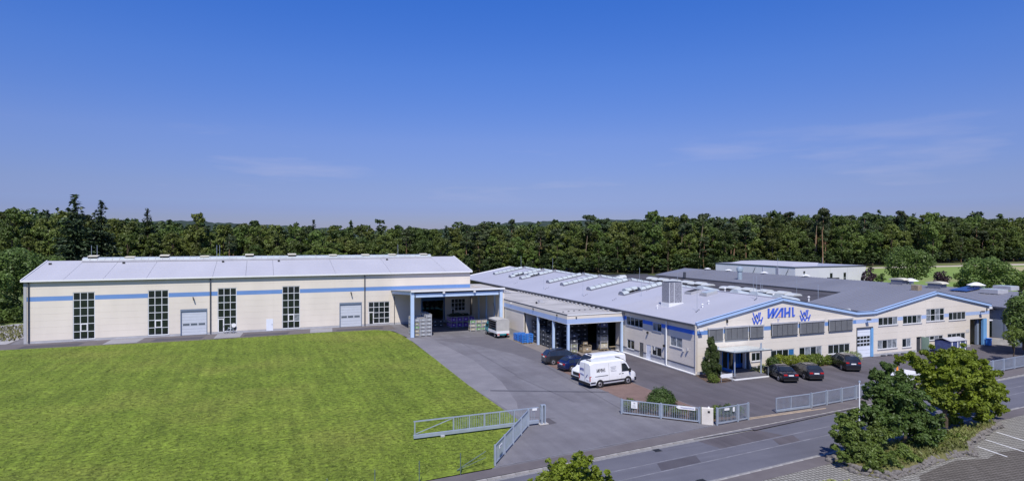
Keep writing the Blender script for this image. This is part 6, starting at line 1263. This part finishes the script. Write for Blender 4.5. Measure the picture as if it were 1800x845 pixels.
setp(link_mesh('tall_grass', quads_mesh('tall_grass', Cc, np.c_[rng.normal(0, .12, n), rng.normal(0, .12, n), hh / 2], np.c_[rng.normal(0, .1, n), rng.normal(0, .1, n), 0 * hh], LDRY)), 'dry tall grass on the verge left of the hall', 'grass', kind='stuff')
# right: tree and small tree by the yard, planted bank
lob = px_lobes(1808, 556, 84, 100, 79, 60, .20) + px_lobes(1812, 585, 60, 50, 79, 16, .24); bx, by = place(1800, 79); tree_at('tree', 'dense green tree cut by the right edge above the fence', (bx, by, .6), lob, LD, 15000, .17, th=5, tr=.16)
lob = px_lobes(1783, 590, 36, 34, 74, 22, .26); bx, by = place(1783, 74); tree_at('tree', 'small yellow-green tree in front of the dense tree at right', (bx, by, .6), lob, LHED, 1600, .12, th=1.6, tr=.08)
b = MB(); bp = [(95.6, 55.8), (150, 60), (150, 47.5), (110, 50.0), (97.5, 53.0)]; b.prism([(p[0], p[1], 0) for p in bp], (0, 0, .8)); struct(b.build('planted_bank', SOIL))
b = MB(); wall_ = [(95.4, 55.4), (97.4, 52.7), (110, 49.6), (150, 47.0)]
for i in range(3): b.bar((*wall_[i], .42), (*wall_[i + 1], .42), .25, .9)
o_ = b.build('retaining_wall', CONC); setp(o_, 'low dark retaining wall below the planted bank at right', 'wall')
# maple and companions on the roadside island
def at_y(px, py, y): return P(1, y, px, py)
IS = [G(*q)[:2] for q in [(1452, 808), (1475, 818), (1505, 832), (1560, 842), (1600, 832), (1640, 815), (1690, 801), (1718, 801), (1705, 785), (1735, 760), (1762, 748), (1750, 742), (1600, 776), (1480, 801)]]
cx_ = sum(p[0] for p in IS) / len(IS); cy_ = sum(p[1] for p in IS) / len(IS)
b = MB(); n = len(IS); inn = [(cx_ + (p[0] - cx_) * .86, cy_ + (p[1] - cy_) * .78) for p in IS]; b.add([(*p, .0) for p in IS] + [(*p, .42) for p in inn], [(i, (i + 1) % n, n + (i + 1) % n, n + i) for i in range(n)] + [tuple(range(n, 2 * n))]); struct(b.build('planted_island', ground_mat('island_soil', (.10, .105, .035), (.19, .16, .07), 1.2, (.07, .09, .03), .6, bs=12)[0]))
# rocks round the island, each a stone
ROCK = mat('rock', (.17, .155, .14), .95, .35, 4, bump=.8, bscale=9); protos = []
for k_ in range(6):
    bm_v = []; rr = np.random.default_rng(k_); 
    import bmesh
    bm = bmesh.new(); bmesh.ops.create_icosphere(bm, subdivisions=2, radius=1)
    for v_ in bm.verts: q = v_.co; f_ = 1 + .22 * math.sin(q.x * 3.1 + k_) * math.cos(q.y * 2.7 + k_ * 2) + rr.uniform(-.10, .10); v_.co = Vector((q.x * f_, q.y * f_ * .72, q.z * f_ * .62))
    me = bpy.data.meshes.new('rock'); bm.to_mesh(me); bm.free(); me.materials.append(ROCK); protos.append(me)
ring = thing('rock_edging', 'rough grey rock edging around the planted roadside island', 'rock edging', (cx_, cy_, 0))
for i in range(n):
    p, q = np.array(IS[i]), np.array(IS[(i + 1) % n]); Ln = np.linalg.norm(q - p); back_side = i in (10, 11, 12)
    k_ = 0.0
    while k_ < Ln:
        s_ = random.uniform(.12, .32) * (.7 if back_side else 1); c = p + (q - p) * k_ / Ln
        for lay_ in range(1 if back_side else 2):
            d_ = np.array((cx_, cy_)) - c; d_ /= np.linalg.norm(d_) + 1e-6; cc = c + d_ * (.15 + .34 * lay_ + random.uniform(-.1, .1)); o_ = link_mesh('rock', protos[random.randrange(6)], ring, (cc[0] - cx_, cc[1] - cy_, s_ * .2 + .16 * lay_)); o_.scale = (s_ * random.uniform(.9, 1.4), s_, s_ * random.uniform(.8, 1.2)); o_.rotation_euler = (random.uniform(-.3, .3), random.uniform(-.3, .3), random.uniform(0, 6.28))
        k_ += s_ * 1.5
def blob(px, py, rpx, y, sq=.85):
    p = at_y(px, py, y); D = p[0] * fw[0] + p[1] * fw[1]; rad = rpx * D / FOC; return (p[0], p[1], p[2], rad, rad * sq)
def blobs(spec, jitter=.6, sub=3, sf=.55):
    out = []
    for px, py, rp, y in spec:
        q = blob(px, py, rp, y); out.append((q[0], q[1], q[2], q[3] * .62, q[4] * .62))
        for _ in range(sub * 4):
            d = rdir(r, 1)[0]; k_ = r.uniform(.62, 1.08); z_ = r.uniform(.55, 1.15) * sf * .52; out.append((q[0] + d[0] * q[3] * k_, q[1] + d[1] * q[3] * k_, q[2] + d[2] * q[4] * k_, q[3] * z_, q[4] * z_ * .75))
    return out
maple = [(1690, 640, 34, 31.5), (1650, 632, 26, 31.0), (1725, 660, 30, 32), (1668, 668, 34, 30.5), (1705, 692, 32, 31), (1742, 700, 24, 32.5), (1640, 668, 26, 33), (1660, 705, 24, 29.5), (1625, 650, 20, 31.5), (1728, 730, 16, 31), (1690, 622, 20, 33), (1612, 640, 15, 31.8), (1755, 684, 16, 32.8), (1600, 625, 10, 32), (1676, 738, 14, 32), (1700, 660, 36, 30.8), (1640, 690, 26, 31), (1735, 690, 26, 31), (1690, 712, 30, 31), (1580, 632, 9, 32), (1750, 715, 16, 32)]
tree_at('maple_tree', 'largest bright green maple on the roadside island with forked trunk', (*at_y(1662, 760, 31.5)[:2], .3), blobs(maple, .75, 4, .5), LM, 34000, .145, th=2.6, tr=.17, nl=14, jit=.75)
t2 = [(1560, 700, 34, 30.8), (1600, 715, 36, 30.2), (1555, 668, 20, 31), (1536, 690, 20, 30.6), (1612, 752, 36, 29.6), (1575, 745, 34, 29.8), (1640, 742, 22, 29.8), (1522, 722, 20, 30.4), (1537, 655, 12, 31.2), (1585, 668, 22, 31.4), (1575, 700, 36, 30), (1610, 735, 34, 29.8), (1550, 740, 30, 29.8), (1560, 645, 14, 31.2), (1630, 770, 24, 29)]
tree_at('dark_leafed_tree', 'dark green bushy tree left of the maple on the roadside island', (*at_y(1590, 805, 29.8)[:2], .3), blobs(t2, .75, 4, .5), LD, 32000, .115, th=2.4, tr=.12, nl=12, jit=.75)
t3 = [(1497, 748, 22, 30), (1490, 775, 24, 29.6), (1515, 770, 26, 29.4), (1508, 800, 22, 28.8), (1535, 790, 24, 28.6), (1480, 735, 14, 30.2), (1545, 762, 24, 29.2), (1500, 730, 16, 30), (1495, 760, 28, 29.4), (1520, 795, 28, 28.6), (1480, 800, 14, 29)]
tree_at('shrub', 'tall light green shrub at the left tip of the roadside island', (*at_y(1505, 822, 29.2)[:2], .2), blobs(t3, .7, 3, .5), mat('leaf_mid', (.115, .165, .028), .55, .3, .8, transl=.25), 21000, .09, th=1.6, tr=.06, cat='shrub', nl=6)
t4 = [(1560, 808, 24, 27.6), (1588, 798, 22, 27.9), (1535, 815, 18, 27.6), (1602, 812, 16, 27.6), (1572, 825, 16, 27.3)]
tree_at('shrub', 'low spreading shrub at the front of the island beside the rocks', (*at_y(1565, 835, 27.6)[:2], .2), blobs(t4, .7, 3, .5), MATS['leaf_mid'], 10000, .08, cat='shrub')
t5 = [(1655, 768, 16, 29.6), (1680, 775, 16, 29.2), (1640, 785, 16, 28.8), (1665, 790, 14, 28.4)]
tree_at('shrub', 'low green shrub under the maple at the right of the island', (*at_y(1665, 795, 28.9)[:2], .2), blobs(t5, .7, 3, .5), LHED, 4500, .08, cat='shrub')
for px, py, w_, lb in ((1717, 752, 8, 'small dark cushion plant by the island rocks'), (1745, 745, 6, 'small yellow-green plant at the right tip of the island')):
    tree_at('cushion_plant', lb, (*at_y(px, py + 6, 31)[:2], .3), [blob(px, py, w_, 31, .6)], LHED, 500, .06, cat='plant')
k_ = rng.random((9000, 2)); xx = 35 + k_[:, 0] * 21; yy = 26.6 + k_[:, 1] * 5
def inside(x, y, poly):
    c = np.zeros(len(x), bool); j = len(poly) - 1
    for i in range(len(poly)):
        xi, yi = poly[i]; xj, yj = poly[j]; c ^= ((yi > y) != (yj > y)) & (x < (xj - xi) * (y - yi) / (yj - yi + 1e-9) + xi); j = i
    return c
k2 = inside(xx, yy, [(cx_ + (p[0] - cx_) * .9, cy_ + (p[1] - cy_) * .85) for p in IS]); xx, yy = xx[k2], yy[k2]; n = len(xx); hh = rng.uniform(.08, .32, n)
setp(link_mesh('wild_grass', quads_mesh('wild_grass', np.c_[xx, yy, .38 + hh / 2], np.c_[rng.normal(0, .06, n), rng.normal(0, .06, n), hh / 2], np.c_[rng.normal(0, .04, n), rng.normal(0, .04, n), 0 * hh], leafmat('leaf_wildgrass', (.17, .19, .05), 0, .2, .35, 1.2))), 'wild grass growing between the shrubs of the island', 'grass', kind='stuff')
# tree top at the bottom edge
bt = [(985, 828, 30, 22), (1018, 812, 22, 22), (1045, 840, 26, 22.5), (955, 846, 26, 21.6), (1000, 850, 34, 22), (1070, 852, 20, 22.4), (930, 858, 18, 22), (1010, 880, 60, 22)]
tree_at('roadside_tree', 'leafy treetop poking into the bottom edge of the picture', (*at_y(1005, 850, 22)[:2], 0), blobs(bt, .75, 4, .5), LM, 11000, .085, th=3.6, tr=.10, nl=10)
bt = [(1462, 850, 12, 25.3), (1490, 850, 10, 25.3), (1440, 853, 9, 25.3)]
tree_at('flowering_shrub', 'pale flowering shrub top at the bottom edge below the island', (*at_y(1466, 880, 25.3)[:2], 0), blobs(bt, .7, 3, .5), LCR, 2500, .05, cat='shrub')
# planting at the office and gate
lb = []
for z_, rad, n_ in ((.5, .95, 7), (1.1, 1.05, 8), (1.7, 1.0, 8), (2.3, .85, 7), (2.9, .65, 6), (3.4, .4, 4), (3.8, .2, 2)):
    for q_ in range(n_): a = r.uniform(0, 6.28); k_ = rad * r.uniform(.35, .95); lb.append((44.75 + math.cos(a) * k_, 53.0 + math.sin(a) * k_ * .8, z_ + r.uniform(-.25, .25), r.uniform(.16, .36), r.uniform(.3, .6)))
tree_at('conifer_shrub', 'upright feathery conifer at the corner of the office', (44.75, 53.0, 0), lb, LTH, 15000, .085, th=3.4, tr=.1, jit=.9)
tree_at('small_shrub', 'small bright shrub in the bed by the low arrow board', (43.4, 51.3, 0), [(43.4, 51.3, .4, .5, .5), (43.6, 51.1, .3, .4, .4)], LHED, 1200, .07, cat='shrub')
for i in range(7):
    px = 1358 + i * 16.5; m_ = LD if i == 0 else LY if i in (1, 2, 3) else LHED; y_ = 53.7 - .0 * i
    tree_at('hedge_shrub', ('dark green shrub at the left end of the hedge below the blinds' if i == 0 else 'golden yellow-green shrub in the hedge below the sun blinds' if i < 4 else 'mid-green clipped shrub in the hedge right of the golden shrubs'), (*at_y(px, 640, y_)[:2], 0), [blob(px + r.uniform(-5, 5), 634 - .4 * i + r.uniform(-4, 5), r.uniform(7, 10), y_ + r.uniform(-.5, .4)) for _ in range(6)], m_, 2000, .085, cat='shrub', group=None if i == 0 else 'golden hedge shrubs' if i < 4 else 'green hedge shrubs')
tree_at('small_shrub', 'pale yellow-leaved shrub between the porch and the saloon', (*at_y(1335, 655, 53)[:2], 0), [blob(1326, 650, 7, 53), blob(1340, 646, 8, 53.2), blob(1334, 652, 7, 52.8)], LCR, 1500, .07, cat='shrub'); tree_at('small_shrub', 'pale green variegated shrub behind the lone black SUV', (*at_y(1497, 640, 54)[:2], 0), [blob(1490, 624, 9, 54), blob(1503, 626, 11, 53.9), blob(1497, 634, 10, 53.7)], mat('leaf_variegated', (.24, .29, .12), .6, .3, 1.5, transl=.2), 2200, .075, cat='shrub')
yew = [blob(1162, 697, 20, 46.3, .8), blob(1150, 702, 14, 46.5), blob(1175, 703, 14, 46.1), blob(1163, 706, 20, 45.9, .6)]
tree_at('round_bush', 'clipped round dark green bush behind the bar fence', (*at_y(1163, 715, 46.3)[:2], 0), yew, LYEW, 9000, .065, cat='shrub', jit=.5)
sheet('planter_bed', [(28.5, 45.1), (32.9, 40.4), (37.1, 39.9), (36.4, 42), (34.6, 46.4), (33.0, 47.6), (31.5, 47.2)], -.004, SOIL)
for i in range(9):
    k_ = i / 8; p = (29.2 + (36.8 - 29.2) * k_, 45.2 - 4.5 * min(1, k_ * 1.9) + (0 if k_ < .53 else .0), 0); p = (p[0] + .35, p[1] + .35, 0)
    tree_at('low_shrub', 'low shrub growing directly behind the bar fence and the pillar', p, [(p[0] + r.uniform(-.5, .5), p[1] + r.uniform(-.3, .5), r.uniform(.25, .65), r.uniform(.3, .5), r.uniform(.3, .45)) for _ in range(5)], (LHED, LYEW, LD)[i % 3], 900, .065, cat='shrub', group='low shrubs behind the bar fence')
sheet('entrance_bed', [(43.9, 54.7), (46.2, 54.7), (46.2, 51.2), (44.4, 50.7), (42.8, 51.2)], -.004, SOIL); sheet('hedge_bed', [(52.0, 54.7), (65.5, 54.7), (65.5, 53.6), (62, 52.9), (53.5, 52.9)], -.004, SOIL)
